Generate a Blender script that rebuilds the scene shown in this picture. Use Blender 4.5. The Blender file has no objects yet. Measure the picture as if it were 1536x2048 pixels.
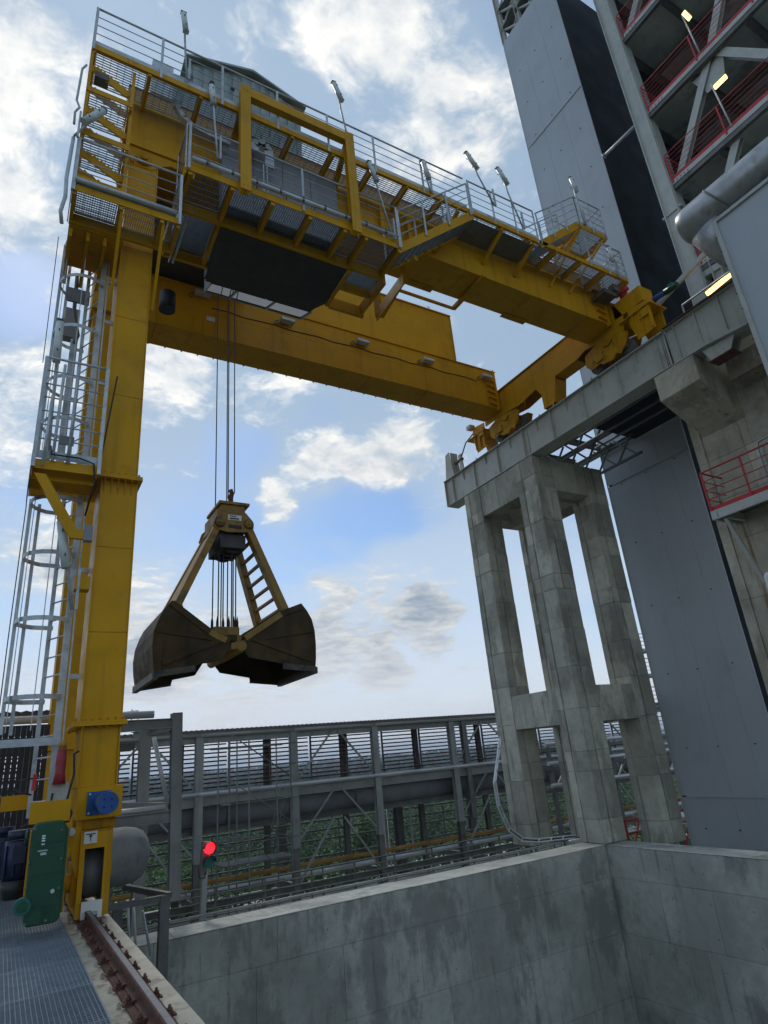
import bpy, math, random
from mathutils import Vector, Matrix
random.seed(7)
R = math.radians
sc = bpy.context.scene
COL = sc.collection

# ------------------------------------------------------------------ camera
cd = bpy.data.cameras.new('camera'); cam = bpy.data.objects.new('camera', cd); COL.objects.link(cam)
sc.camera = cam
cd.sensor_fit = 'VERTICAL'; cd.sensor_height = 36.0; cd.lens = 1238.25 / 2048 * 36
cd.clip_start = 0.05; cd.clip_end = 9000
rx = Vector((0.865329, -0.494084, -0.084179)); ry = -Vector((0.112893, 0.355780, -0.927726)); rz = -Vector((0.488324, 0.793285, 0.363646))
m = Matrix((rx, ry, rz)).transposed().to_4x4(); m.translation = Vector((0, 0, 1.6)); cam.matrix_world = m

# ------------------------------------------------------------------ light
SUN_EL, SUN_AZ = R(50), R(4)              # azimuth measured from +Y towards +X
sun_dir = Vector((math.sin(SUN_AZ) * math.cos(SUN_EL), math.cos(SUN_AZ) * math.cos(SUN_EL), math.sin(SUN_EL)))
sl = bpy.data.lights.new('sun', 'SUN'); sl.energy = 0.9; sl.angle = R(12); sl.color = (1.0, .95, .88)
so = bpy.data.objects.new('sun', sl); COL.objects.link(so); so.rotation_euler = (-sun_dir).to_track_quat('-Z', 'Y').to_euler()
sc.view_settings.view_transform = 'Standard'; sc.view_settings.look = 'None'; sc.view_settings.gamma = 1.0
sc.view_settings.use_curve_mapping = False; sc.view_settings.exposure = 0.42

W = bpy.data.worlds.new('World'); sc.world = W; W.use_nodes = True
nt = W.node_tree; nt.nodes.clear(); N = nt.nodes.new; LK = nt.links.new
def mathn(op, a, b=None, c=None, clamp=False):
    n = N('ShaderNodeMath'); n.operation = op; n.use_clamp = clamp
    for i, v in enumerate((a, b, c)):
        if v is None: continue
        if isinstance(v, (int, float)): n.inputs[i].default_value = v
        else: LK(v, n.inputs[i])
    return n.outputs[0]
def vmath(op, a, b=None):
    n = N('ShaderNodeVectorMath'); n.operation = op
    for i, v in enumerate((a, b)):
        if v is None: continue
        if isinstance(v, (tuple, Vector)): n.inputs[i].default_value = v
        else: LK(v, n.inputs[i])
    return n.outputs['Value'] if op == 'DOT_PRODUCT' else n.outputs[0]
def maprange(v, a, b, c=0.0, d=1.0, smooth=True):
    n = N('ShaderNodeMapRange'); n.interpolation_type = 'SMOOTHSTEP' if smooth else 'LINEAR'
    LK(v, n.inputs[0])
    for i, q in zip((1, 2, 3, 4), (a, b, c, d)): n.inputs[i].default_value = q
    return n.outputs[0]
def wnoise(vec, scale, detail=6, rough=.55, dist=0.0):
    n = N('ShaderNodeTexNoise'); n.inputs['Scale'].default_value = scale; n.inputs['Detail'].default_value = detail
    n.inputs['Roughness'].default_value = rough; n.inputs['Distortion'].default_value = dist; LK(vec, n.inputs['Vector']); return n
def wmix(f, a, b):
    n = N('ShaderNodeMix'); n.data_type = 'RGBA'; n.clamp_factor = True
    if isinstance(f, float): n.inputs[0].default_value = f
    else: LK(f, n.inputs[0])
    for i, v in ((6, a), (7, b)):
        if isinstance(v, tuple): n.inputs[i].default_value = v + (1,)
        else: LK(v, n.inputs[i])
    return n.outputs[2]
tc = N('ShaderNodeTexCoord'); D = vmath('NORMALIZE', tc.outputs['Generated'])
sep = N('ShaderNodeSeparateXYZ'); LK(D, sep.inputs[0])
sky = N('ShaderNodeTexSky'); sky.sky_type = 'NISHITA'; sky.sun_disc = False
sky.sun_elevation = SUN_EL; sky.sun_rotation = SUN_AZ; sky.altitude = 50; sky.air_density = 1.0; sky.dust_density = .5; sky.ozone_density = 1.5
# clouds lie on a flat layer: project the view direction on it
zc = mathn('MAXIMUM', mathn('ADD', sep.outputs[2], .16), .05)
px_ = mathn('DIVIDE', sep.outputs[0], zc); py_ = mathn('DIVIDE', sep.outputs[1], zc)
comb = N('ShaderNodeCombineXYZ'); LK(px_, comb.inputs[0]); LK(py_, comb.inputs[1]); comb.inputs[2].default_value = 3.7
Pc = comb.outputs[0]
warp = wnoise(Pc, 2.6, 5); wv = vmath('SCALE', vmath('SUBTRACT', warp.outputs['Color'], (.5, .5, .5))); wv.node.inputs['Scale'].default_value = .20
Pw = vmath('ADD', Pc, wv)
n1 = wnoise(Pw, 4.2, 9, .58).outputs['Fac']
n2 = wnoise(Pw, 13, 8, .60).outputs['Fac']
n3 = wnoise(Pc, 1.3, 5, .5).outputs['Fac']
n4 = wnoise(Pw, 42, 6, .62).outputs['Fac']
so_ = Vector((.01, .05, 0))
n1s = wnoise(vmath('ADD', Pw, so_), 4.2, 9, .58).outputs['Fac']; n2s = wnoise(vmath('ADD', Pw, so_ * .35), 13, 8, .60).outputs['Fac']
relief = mathn('ADD', mathn('MULTIPLY', mathn('SUBTRACT', n1, n1s), 3.0), mathn('MULTIPLY', mathn('SUBTRACT', n2, n2s), 1.2))
relief = mathn('ADD', relief, .55, clamp=True)
# direction, with a little turbulence, for the large cloud masses and gaps
Dw = vmath('NORMALIZE', vmath('ADD', D, (lambda s: (setattr(s.node.inputs['Scale'], 'default_value', .10), s)[1])(vmath('SCALE', vmath('SUBTRACT', warp.outputs['Color'], (.5, .5, .5))))))
def mass(dirs):
    acc = None
    for (dx, dy, dz), rad, amt in dirs:
        v = vmath('DOT_PRODUCT', Dw, Vector((dx, dy, dz)).normalized())
        t = maprange(v, math.cos(R(rad)), 1.0, 0.0, amt)
        acc = t if acc is None else mathn('ADD', acc, t)
    return acc
solid = mass([((-.10, .60, .79), 7, .13), ((-.045, .75, .66), 7.5, .17), ((-.06, .86, .50), 9, .13), ((.142, .809, .571), 6.5, .17), ((-.12, .68, .72), 8, .10),
              ((.276, .424, .862), 6, .17), ((.36, .38, .85), 6, .12), ((.454, .411, .79), 6.5, .14), ((.40, .50, .76), 5, .10), ((.30, .78, .55), 5, .10), ((.36, .745, .56), 4.5, .10),
              ((.385, .804, .453), 4.2, .20), ((.461, .78, .424), 3.6, .19), ((.509, .729, .457), 3.8, .17), ((.336, .859, .387), 2.6, .19),
              ((.521, .821, .235), 4.5, .13), ((.45, .87, .2), 4.5, .13), ((.40, .90, .15), 5, .2), ((.20, .97, .17), 4, .24), ((.56, .80, .20), 4, .25), ((.50, .85, .13), 3.5, .26), ((.15, .97, .14), 3.5, .24), ((.33, .93, .16), 4, .24), ((.42, .89, .26), 3, .16), ((.30, .94, .24), 3, .16), ((.05, .96, .28), 4, .2), ((.168, .964, .209), 6, .12), ((.27, .95, .12), 9, .12), ((.0, .93, .35), 7, .12), ((.1, .97, .2), 8, .1)])
hole = mass([((-.038, .794, .607), 5.0, .30), ((-.09, .80, .60), 7, .3), ((.384, .779, .495), 3.6, .22), ((.265, .839, .475), 4.5, .30), ((.47, .81, .366), 5, .28),
             ((.36, .88, .33), 6, .22), ((.43, .83, .36), 5, .2), ((.25, .90, .38), 7, .18), ((-.02, .93, .42), 6, .2), ((.51, .77, .38), 5, .2), ((.33, .82, .47), 3.5, .15)])
frac = mathn('ADD', mathn('ADD', mathn('MULTIPLY', n1, .50), mathn('MULTIPLY', n2, .33)), mathn('MULTIPLY', n4, .17))
dens = mathn('ADD', mathn('SUBTRACT', mathn('ADD', frac, solid), mathn('MULTIPLY', hole, .22)), mathn('MULTIPLY', mathn('SUBTRACT', n3, .5), .22))
cover = maprange(dens, .545, .72)
veil = mathn('MULTIPLY', maprange(mathn('SUBTRACT', mathn('ADD', mathn('MULTIPLY', n3, .7), mathn('ADD', mathn('MULTIPLY', n1, .3), mathn('MULTIPLY', solid, .8))), mathn('MULTIPLY', hole, .8)), .16, .54), .92)
sund = vmath('DOT_PRODUCT', D, sun_dir)
glow = maprange(sund, math.cos(R(52)), 1.0, 0.0, 1.0)
thick = maprange(dens, .70, .86)
cl_lit = wmix(glow, (.56, .57, .57), (.90, .88, .83))
cl_grey = wmix(glow, (.22, .28, .36), (.36, .43, .52))
shade = mathn('ADD', mathn('MULTIPLY', mathn('SUBTRACT', 1.0, relief), .80), mathn('MULTIPLY', thick, .45), clamp=True)
cl_col = wmix(shade, cl_lit, cl_grey)
skyc = N('ShaderNodeMix'); skyc.data_type = 'RGBA'; skyc.blend_type = 'MULTIPLY'; skyc.inputs[0].default_value = 1.0
LK(sky.outputs[0], skyc.inputs[6]); skyc.inputs[7].default_value = (.80, .90, .98, 1)
CS = 9.9                                   # cloud radiance is written for display, the Nishita sky is physical: bring them to one scale
def up(c):
    n = N('ShaderNodeVectorMath'); n.operation = 'SCALE'; LK(c, n.inputs[0]); n.inputs['Scale'].default_value = CS; return n.outputs[0]
low = maprange(sep.outputs[2], .62, .12)
c0 = wmix(veil, skyc.outputs[2], up(wmix(low, wmix(glow, (.24, .33, .44), (.30, .40, .52)), (.47, .57, .70))))
c1 = wmix(cover, c0, up(cl_col))
hz = maprange(sep.outputs[2], .22, .0, 0.0, .82)
c2 = wmix(hz, c1, up(wmix(glow, (.66, .68, .72), (.76, .75, .75))))
below = maprange(sep.outputs[2], .0, -.06)
c3 = wmix(below, c2, (.6, .7, .7))
bg = N('ShaderNodeBackground'); LK(c3, bg.inputs[0]); bg.inputs[1].default_value = 0.1
wo = N('ShaderNodeOutputWorld'); LK(bg.outputs[0], wo.inputs[0])

# ------------------------------------------------------------------ materials
def mat(name, base, rough=.5, metal=0.0, var=.12, vscale=1.5, dirt=None, dirt_amt=0.0, dirt_scale=2.0, streak=0.0, bump=0.0, bscale=40, rnd=0.0, speck=0.0, spec=.5):
    m = bpy.data.materials.new(name); m.use_nodes = True; t = m.node_tree; t.nodes.clear(); n = t.nodes.new; L = t.links.new
    out = n('ShaderNodeOutputMaterial'); b = n('ShaderNodeBsdfPrincipled'); L(b.outputs[0], out.inputs[0])
    b.inputs['Roughness'].default_value = rough; b.inputs['Metallic'].default_value = metal; b.inputs['Specular IOR Level'].default_value = spec
    g = n('ShaderNodeNewGeometry'); pos = g.outputs['Position']
    def noise(scale, detail=4, vec=None, rough_=.55):
        q = n('ShaderNodeTexNoise'); q.inputs['Scale'].default_value = scale; q.inputs['Detail'].default_value = detail; q.inputs['Roughness'].default_value = rough_
        L(vec or pos, q.inputs['Vector']); return q.outputs['Fac']
    def mr(v, a, b_, c=0, d=1):
        q = n('ShaderNodeMapRange'); q.interpolation_type = 'SMOOTHSTEP'; L(v, q.inputs[0])
        for i, w in zip((1, 2, 3, 4), (a, b_, c, d)): q.inputs[i].default_value = w
        return q.outputs[0]
    def mix(f, a, b_, mode='MIX'):
        q = n('ShaderNodeMix'); q.data_type = 'RGBA'; q.blend_type = mode
        if isinstance(f, (int, float)): q.inputs[0].default_value = f
        else: L(f, q.inputs[0])
        for i, w in ((6, a), (7, b_)):
            if isinstance(w, tuple): q.inputs[i].default_value = w[:3] + (1,)
            else: L(w, q.inputs[i])
        return q.outputs[2]
    dark = tuple(c * (1 - var) for c in base); lite = tuple(min(1, c * (1 + var)) for c in base)
    col = mix(mr(noise(vscale, 6), .3, .7), dark, lite)
    if rnd:
        oi = n('ShaderNodeObjectInfo'); f = mr(oi.outputs['Random'], 0, 1, 1 - rnd, 1 + rnd)
        cc = n('ShaderNodeCombineColor'); [L(f, cc.inputs[i]) for i in range(3)]
        col = mix(1.0, col, cc.outputs[0], 'MULTIPLY')
    if streak:
        mp = n('ShaderNodeMapping'); L(pos, mp.inputs[0]); mp.inputs['Scale'].default_value = (5, 5, .35)
        s = mr(noise(1.0, 5, mp.outputs[0]), .52, .72, 0, streak)
        col = mix(s, col, dirt or (.03, .025, .02))
    if dirt_amt:
        s = mr(noise(dirt_scale, 8, rough_=.65), .52, .68, 0, dirt_amt)
        col = mix(s, col, dirt or (.03, .025, .02))
    if speck:
        s = mr(noise(22, 3), .66, .72, 0, speck); col = mix(s, col, (.02, .02, .02))
    L(col, b.inputs['Base Color'])
    rr = mr(noise(vscale * 3, 4), .3, .7, max(.05, rough - .1), min(1, rough + .12)); L(rr, b.inputs['Roughness'])
    if bump:
        bp = n('ShaderNodeBump'); bp.inputs['Strength'].default_value = bump; bp.inputs['Distance'].default_value = .01
        L(noise(bscale, 6), bp.inputs['Height']); L(bp.outputs[0], b.inputs['Normal'])
    return m
def emis(name, c, s, cam_c=None):
    m = bpy.data.materials.new(name); m.use_nodes = True; t = m.node_tree; b = t.nodes['Principled BSDF']
    b.inputs['Base Color'].default_value = (*c, 1); b.inputs['Emission Color'].default_value = (*c, 1); b.inputs['Emission Strength'].default_value = s; return m
YEL = mat('yellow_paint', (.62, .31, .001), .5, 0, .08, .8, (.07, .04, .01), .18, 1.7, .22, .04, 60, spec=.25)
YEL2 = mat('yellow_paint_worn', (.52, .255, .003), .55, 0, .16, 2.5, (.05, .03, .012), .5, 3.5, .35, .05, 60, spec=.2)
GALV = mat('galvanised_steel', (.50, .53, .55), .45, .25, .14, 5, (.12, .12, .11), .25, 6, 0, .02, 90, .10)
GALVD = mat('galvanised_grating', (.25, .295, .335), .5, .25, .12, 6, None, 0, 2, 0, 0, 50, .08)
GREY = mat('grey_paint', (.49, .49, .44), .5, 0, .07, 1.2, (.16, .12, .09), .25, 2.2, .22, .03, 60)
DGREY = mat('dark_grey_steel', (.155, .155, .145), .55, .1, .16, 2, (.05, .04, .03), .3, 3, .1, .03, 60, .15)
PANEL = mat('grey_cabinet_paint', (.26, .26, .28), .55, 0, .05, 1.3, (.1, .1, .1), .15, 3, .1)
DARKP = mat('dark_underside_plate', (.055, .052, .05), .6, 0, .15, 2, None, 0)
CLAD = mat('blue_grey_cladding', (.47, .50, .53), .5, .05, .04, .25, (.22, .24, .26), .18, .6, .10, .01, 80)
CLADD = mat('shade_dark_cladding', (.026, .031, .037), .8, 0, .05, .3, spec=.1)  # near-black base colour stands in for shade on the clad tower's near side
GREYS = mat('weathered_grey_steel', (.30, .31, .30), .55, 0, .12, 1.5, (.12, .09, .06), .3, 2.5, .3, .03, 60, .12)
WHT = mat('white_grey_steel', (.50, .51, .47), .5, 0, .06, 1.5, (.2, .16, .12), .22, 2.5, .2, .02)
RED = mat('red_paint', (.50, .02, .025), .45, 0, .12, 3, (.1, .01, .01), .2, 4)
MAR = mat('maroon_slat', (.17, .075, .075), .55, 0, .15, 2, None, 0, 2, 0, 0, 50, .25)
RUST = mat('rusty_steel', (.13, .055, .035), .75, .1, .3, 9, (.05, .02, .015), .5, 12, 0, .3, 60, .15)
RAILM = mat('rail_head_steel', (.26, .24, .24), .4, .6, .12, 6)
RBEAM = mat('rust_stained_cream_paint', (.50, .44, .33), .6, 0, .14, 3, (.24, .14, .08), .85, 3.6, 0, .06, 50)
SILV = mat('silver_pipe_cladding', (.60, .60, .60), .48, .45, .06, 2, (.2, .2, .2), .15, 2)
GPIPE = mat('grey_duct_steel', (.44, .44, .44), .42, .55, .14, 1.2, (.07, .06, .055), .45, 1.6, .2, .05, 60)
TANKM = mat('matte_tank_steel', (.22, .22, .21), .75, .0, .15, 3, (.10, .10, .10), .4, 8, 0, .08, 90, spec=.25)
DECKM = mat('deck_underside', (.58, .60, .55), .8, 0, .2, .8, (.08, .08, .07), .5, 1.2)
DPIPE = mat('dark_grey_pipe', (.20, .205, .22), .7, .1, .12, 2, None, 0, 2, 0, .05, 120)
BLACK = mat('black_rubber', (.014, .014, .016), .5, 0, .2, 5)
BLUE = mat('blue_paint', (.008, .07, .26), .4, 0, .1, 3)
NAVY = mat('navy_motor_paint', (.012, .018, .055), .45, 0, .15, 6)
GRN = mat('green_gearbox_paint', (.005, .065, .028), .38, 0, .1, 3, (.01, .02, .01), .3, 5)
TEAL = mat('teal_paint', (.01, .13, .10), .4, 0, .1, 3)
GRABY = mat('grab_worn_yellow', (.30, .165, .015), .55, .0, .18, 3, (.02, .016, .012), .6, 2.4, .25, .1, 50)
GRABD = mat('grab_scraped_shell', (.066, .040, .013), .65, .0, .35, 1.5, (.010, .009, .008), .96, .95, .5, .25, 35, spec=.25)
LIP = mat('scraped_dark_lip', (.09, .08, .065), .5, .3, .3, 6, (.02, .02, .02), .5, 4, spec=.3)
MAROON = mat('faded_red_plastic', (.30, .022, .03), .5, 0, .2, 6, (.08, .02, .02), .4, 5)
ROPE = mat('steel_rope', (.10, .10, .10), .5, .5, .2, 30)
OCHRE = mat('ochre_pipe_paint', (.40, .20, .03), .5, 0, .15, 2, (.12, .05, .02), .4, 3)
BARK = mat('bark', (.06, .045, .03), .9, 0, .3, 5)
WHITE = mat('white_paint', (.75, .75, .72), .5, 0, .04, 4)
LAMPW = mat('lamp_diffuser', (.62, .68, .66), .3, 0, .06, 5)
ROOFM = mat('corrugated_roof_sheet', (.20, .17, .17), .5, .3, .1, 3)
SHED = mat('green_grey_ribbed_sheet', (.30, .345, .34), .5, .2, .1, 2, None, 0)
EWARM = emis('lit_lamp_warm', (1.0, .58, .16), 3.0); ERED = emis('red_signal', (1.0, .01, .02), 2.4)
def glass_mat():
    m = bpy.data.materials.new('cabin_glass'); m.use_nodes = True; b = m.node_tree.nodes['Principled BSDF']
    b.inputs['Base Color'].default_value = (.012, .016, .02, 1); b.inputs['Roughness'].default_value = .08; b.inputs['Transmission Weight'].default_value = .05; return m
GLASS = glass_mat()
def concrete(name, base, dark, seed=0.0, rnd=.09, rust=0.0):
    m = bpy.data.materials.new(name); m.use_nodes = True; t = m.node_tree; t.nodes.clear(); n = t.nodes.new; L = t.links.new
    out = n('ShaderNodeOutputMaterial'); b = n('ShaderNodeBsdfPrincipled'); L(b.outputs[0], out.inputs[0]); b.inputs['Roughness'].default_value = .85
    g = n('ShaderNodeNewGeometry'); mp0 = n('ShaderNodeMapping'); L(g.outputs['Position'], mp0.inputs[0]); mp0.inputs['Location'].default_value = (seed, seed * 2, 0); pos = mp0.outputs[0]
    def noise(s, d=6, v=None, r_=.6):
        q = n('ShaderNodeTexNoise'); q.inputs['Scale'].default_value = s; q.inputs['Detail'].default_value = d; q.inputs['Roughness'].default_value = r_; L(v or pos, q.inputs['Vector']); return q.outputs['Fac']
    def mr(v, a, b_, c=0, d=1):
        q = n('ShaderNodeMapRange'); q.interpolation_type = 'SMOOTHSTEP'; L(v, q.inputs[0])
        for i, w in zip((1, 2, 3, 4), (a, b_, c, d)): q.inputs[i].default_value = w
        return q.outputs[0]
    def mix(f, a, b_, mode='MIX'):
        q = n('ShaderNodeMix'); q.data_type = 'RGBA'; q.blend_type = mode
        if isinstance(f, (int, float)): q.inputs[0].default_value = f
        else: L(f, q.inputs[0])
        for i, w in ((6, a), (7, b_)):
            if isinstance(w, tuple): q.inputs[i].default_value = w[:3] + (1,)
            else: L(w, q.inputs[i])
        return q.outputs[2]
    col = mix(mr(noise(.55, 8), .36, .64), tuple(c * .78 for c in base), tuple(c * 1.16 for c in base))
    col = mix(mr(noise(4.5, 8, r_=.7), .42, .62, 0, .32), col, tuple(c * .6 for c in base))
    col = mix(mr(noise(14, 5), .62, .74, 0, .35), col, tuple(min(1, c * 1.35) for c in base))
    oi = n('ShaderNodeObjectInfo'); f = mr(oi.outputs['Random'], 0, 1, 1 - rnd, 1 + rnd); cc = n('ShaderNodeCombineColor'); [L(f, cc.inputs[i]) for i in range(3)]
    col = mix(1.0, col, cc.outputs[0], 'MULTIPLY')
    # damp patches: ragged, drawn out downwards
    mp = n('ShaderNodeMapping'); L(pos, mp.inputs[0]); mp.inputs['Scale'].default_value = (1.0, 1.0, .45)
    a = noise(.9, 10, mp.outputs[0], .68); col = mix(mr(a, .50, .60, 0, .62), col, dark)
    mp2 = n('ShaderNodeMapping'); L(pos, mp2.inputs[0]); mp2.inputs['Scale'].default_value = (7, 7, .5)
    a2 = n('ShaderNodeMath'); a2.operation = 'MULTIPLY'; L(mr(noise(1, 6, mp2.outputs[0]), .52, .68), a2.inputs[0]); L(mr(noise(.6, 3), .45, .6), a2.inputs[1])
    q = n('ShaderNodeMath'); q.operation = 'MULTIPLY'; L(a2.outputs[0], q.inputs[0]); q.inputs[1].default_value = .55
    col = mix(q.outputs[0], col, tuple(c * .7 for c in dark))
    if rust:
        mp3 = n('ShaderNodeMapping'); L(pos, mp3.inputs[0]); mp3.inputs['Scale'].default_value = (3.2, 3.2, .18)
        col = mix(mr(noise(1, 4, mp3.outputs[0]), .58, .70, 0, rust), col, (.20, .085, .03))
    L(col, b.inputs['Base Color'])
    bp = n('ShaderNodeBump'); bp.inputs['Strength'].default_value = .35; bp.inputs['Distance'].default_value = .012; L(noise(18, 8, r_=.7), bp.inputs['Height']); L(bp.outputs[0], b.inputs['Normal'])
    return m
CONC = concrete('pit_wall_concrete', (.46, .465, .405), (.18, .183, .165), 0.0, .07)
CONCC = concrete('column_concrete', (.46, .435, .355), (.20, .185, .145), 5, .22)
CONCT = concrete('wall_coping_concrete', (.50, .50, .44), (.25, .25, .23), 9, .05)
CONCR = concrete('rust_streaked_concrete', (.50, .46, .36), (.24, .20, .14), 13, .08, .75)

# ------------------------------------------------------------------ builders
BASE = {}
def root(name, label, cat, base=(0, 0, 0), group=None):
    o = bpy.data.objects.new(name, None); COL.objects.link(o); o.location = base; o.empty_display_size = .3
    o['label'] = label; o['category'] = cat
    if group: o['group'] = group
    BASE[o.name] = Vector(base); return o
def base_of(o):
    while o.parent: o = o.parent
    return BASE.get(o.name, Vector((0, 0, 0)))
class MB:
    def __init__(s): s.v = []; s.f = []; s.sm = []
    def add(s, vs, fs, sm=False):
        k = len(s.v); s.v += [tuple(v) for v in vs]; s.f += [tuple(i + k for i in f) for f in fs]; s.sm += [sm] * len(fs); return s
    def box(s, x0, x1, y0, y1, z0, z1):
        x0, x1 = min(x0, x1), max(x0, x1); y0, y1 = min(y0, y1), max(y0, y1); z0, z1 = min(z0, z1), max(z0, z1)
        return s.add([(x0, y0, z0), (x1, y0, z0), (x1, y1, z0), (x0, y1, z0), (x0, y0, z1), (x1, y0, z1), (x1, y1, z1), (x0, y1, z1)],
                     [(0, 3, 2, 1), (4, 5, 6, 7), (0, 1, 5, 4), (1, 2, 6, 5), (2, 3, 7, 6), (3, 0, 4, 7)])
    def bar(s, p, q, w, h=None, up=(0, 0, 1)):
        p = Vector(p); q = Vector(q); h = h or w; d = (q - p).normalized(); u = Vector(up)
        if abs(d.dot(u)) > .99: u = Vector((0, 1, 0))
        a = d.cross(u).normalized(); c = a.cross(d).normalized(); a *= w / 2; c *= h / 2
        return s.add([p - a - c, p + a - c, p + a + c, p - a + c, q - a - c, q + a - c, q + a + c, q - a + c],
                     [(0, 3, 2, 1), (4, 5, 6, 7), (0, 1, 5, 4), (1, 2, 6, 5), (2, 3, 7, 6), (3, 0, 4, 7)])
    def ibeam(s, p, q, w, h, up=(0, 0, 1), t=.018):
        p = Vector(p); q = Vector(q); d = (q - p).normalized(); u = Vector(up)
        if abs(d.dot(u)) > .99: u = Vector((0, 1, 0))
        a = d.cross(u).normalized(); c = a.cross(d).normalized(); o = c * (h / 2 - t / 2)
        s.bar(p + o, q + o, w, t, up); s.bar(p - o, q - o, w, t, up); return s.bar(p, q, t, h - 2 * t - .001, up)
    def tube(s, pts, r, n=8, caps=True, closed=False):
        P = [Vector(p) for p in pts]; k = len(P); rings = []; prev = None
        for i, p in enumerate(P):
            if closed: d = (P[(i + 1) % k] - P[i - 1])
            else: d = (P[min(i + 1, k - 1)] - P[max(i - 1, 0)])
            d.normalize()
            u = prev if prev is not None else (Vector((0, 0, 1)) if abs(d.z) < .9 else Vector((0, 1, 0)))
            a = d.cross(u).normalized(); c = a.cross(d).normalized(); prev = c
            rr = r[i] if isinstance(r, (list, tuple)) else r
            rings.append([p + (a * math.cos(t) + c * math.sin(t)) * rr for t in [2 * math.pi * j / n for j in range(n)]])
        vs = [v for g in rings for v in g]; fs = []
        for i in range(k if closed else k - 1):
            i2 = (i + 1) % k
            for j in range(n): fs.append((i * n + j, i * n + (j + 1) % n, i2 * n + (j + 1) % n, i2 * n + j))
        s.add(vs, fs, n > 5)
        if caps and not closed:
            b = len(s.v) - len(vs); s.f.append(tuple(b + j for j in reversed(range(n)))); s.f.append(tuple(b + (k - 1) * n + j for j in range(n))); s.sm += [False, False]
        return s
    def prism(s, pts, axis, a, b):
        # pts: 2D outline; axis 'x' -> (y,z), 'y' -> (x,z), 'z' -> (x,y)
        def mk(p, t): return {'x': (t, p[0], p[1]), 'y': (p[0], t, p[1]), 'z': (p[0], p[1], t)}[axis]
        n = len(pts); ar = sum(pts[i][0] * pts[(i + 1) % n][1] - pts[(i + 1) % n][0] * pts[i][1] for i in range(n))
        if (ar < 0) != (axis == 'y'): pts = list(reversed(pts))
        vs = [mk(p, a) for p in pts] + [mk(p, b) for p in pts]
        fs = [tuple(reversed(range(n))), tuple(range(n, 2 * n))] + [(i, (i + 1) % n, (i + 1) % n + n, i + n) for i in range(n)]
        return s.add(vs, fs)
    def build(s, name, mt, parent=None, label=None, kind=None, bev=0, tag=None):
        me = bpy.data.meshes.new(name); b = base_of(parent) if parent else Vector((0, 0, 0))
        me.from_pydata([(v[0] - b.x, v[1] - b.y, v[2] - b.z) for v in s.v], [], s.f)
        me.polygons.foreach_set('use_smooth', s.sm); me.materials.append(mt); me.update()
        o = bpy.data.objects.new(name, me); COL.objects.link(o)
        if parent: o.parent = parent
        if label: o['label'] = label
        if kind: o['kind'] = kind
        if tag: o['label'], o['category'] = tag[0], tag[1]
        if tag and len(tag) > 2: o['group'] = tag[2]
        if bev:
            q = o.modifiers.new('bevel', 'BEVEL'); q.width = bev; q.segments = 1; q.limit_method = 'ANGLE'; q.angle_limit = R(40)
        return o
def B(x0, x1, y0, y1, z0, z1): return MB().box(x0, x1, y0, y1, z0, z1)
def copy_part(o, dx=0, dy=0, dz=0):
    c = o.copy(); COL.objects.link(c); c.location = o.location + Vector((dx, dy, dz)); return c
def copy_tree(o, parent=None):
    c = o.copy(); COL.objects.link(c)
    if parent: c.parent = parent
    for ch in list(o.children): copy_tree(ch, c)
    return c
def railing(par, p, q, h=1.05, mids=3, sp=1.25, mt=None, toe=.13, down=.16, rt=.021, rm=.010, side=(0, -1, 0), endposts=True, pw=.05):
    mt = mt or GALV; p = Vector(p); q = Vector(q); d = q - p; L_ = d.length; n = max(1, round(Vector((d.x, d.y, 0)).length / sp)); Z = Vector((0, 0, 1)); sd = Vector(side) * .02
    for i in range(n + 1):
        if not endposts and i in (0, n): continue
        b = p + d * (i / n)
        MB().bar(b - Z * down + sd, b + Z * h + sd, .016 if abs(d.y) > abs(d.x) else pw, pw if abs(d.y) > abs(d.x) else .016, (0, 1, 0)).build('post', mt, par)
    MB().tube([p + Z * h, q + Z * h], rt, 8).build('rail', mt, par)
    for k in range(1, mids + 1):
        z = toe * .6 + (h - toe * .6) * k / (mids + 1)
        MB().tube([p + Z * z, q + Z * z], rm, 6).build('rail', mt, par)
    if toe: MB().bar(p + Z * toe / 2 - sd * .8, q + Z * toe / 2 - sd * .8, .008, toe).build('toe_board', mt, par)
def grating(par, x0, x1, y0, y1, z, along='y', pitch=.05, t=.007, d=.03, mt=None, cross=.12, name='grating_panel'):
    m = MB(); mt = mt or GALVD
    m.box(x0, x1, y0, y0 + .012, z - d, z); m.box(x0, x1, y1 - .012, y1, z - d, z); m.box(x0, x0 + .012, y0 + .012, y1 - .012, z - d, z); m.box(x1 - .012, x1, y0 + .012, y1 - .012, z - d, z)
    if along == 'y':
        n = int((x1 - x0) / pitch)
        for i in range(1, n): x = x0 + (x1 - x0) * i / n; m.box(x - t / 2, x + t / 2, y0 + .013, y1 - .013, z - d, z - .001)
        n = max(1, int((y1 - y0) / cross))
        for i in range(1, n): y = y0 + (y1 - y0) * i / n; m.box(x0 + .013, x1 - .013, y - .004, y + .004, z - .009, z + .0005)
    else:
        n = int((y1 - y0) / pitch)
        for i in range(1, n): y = y0 + (y1 - y0) * i / n; m.box(x0 + .013, x1 - .013, y - t / 2, y + t / 2, z - d, z - .001)
        n = max(1, int((x1 - x0) / cross))
        for i in range(1, n): x = x0 + (x1 - x0) * i / n; m.box(x - .004, x + .004, y0 + .013, y1 - .013, z - .009, z + .0005)
    return m.build(name, mt, par, kind='stuff')
def structure(o): o['kind'] = 'structure'; return o

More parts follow.
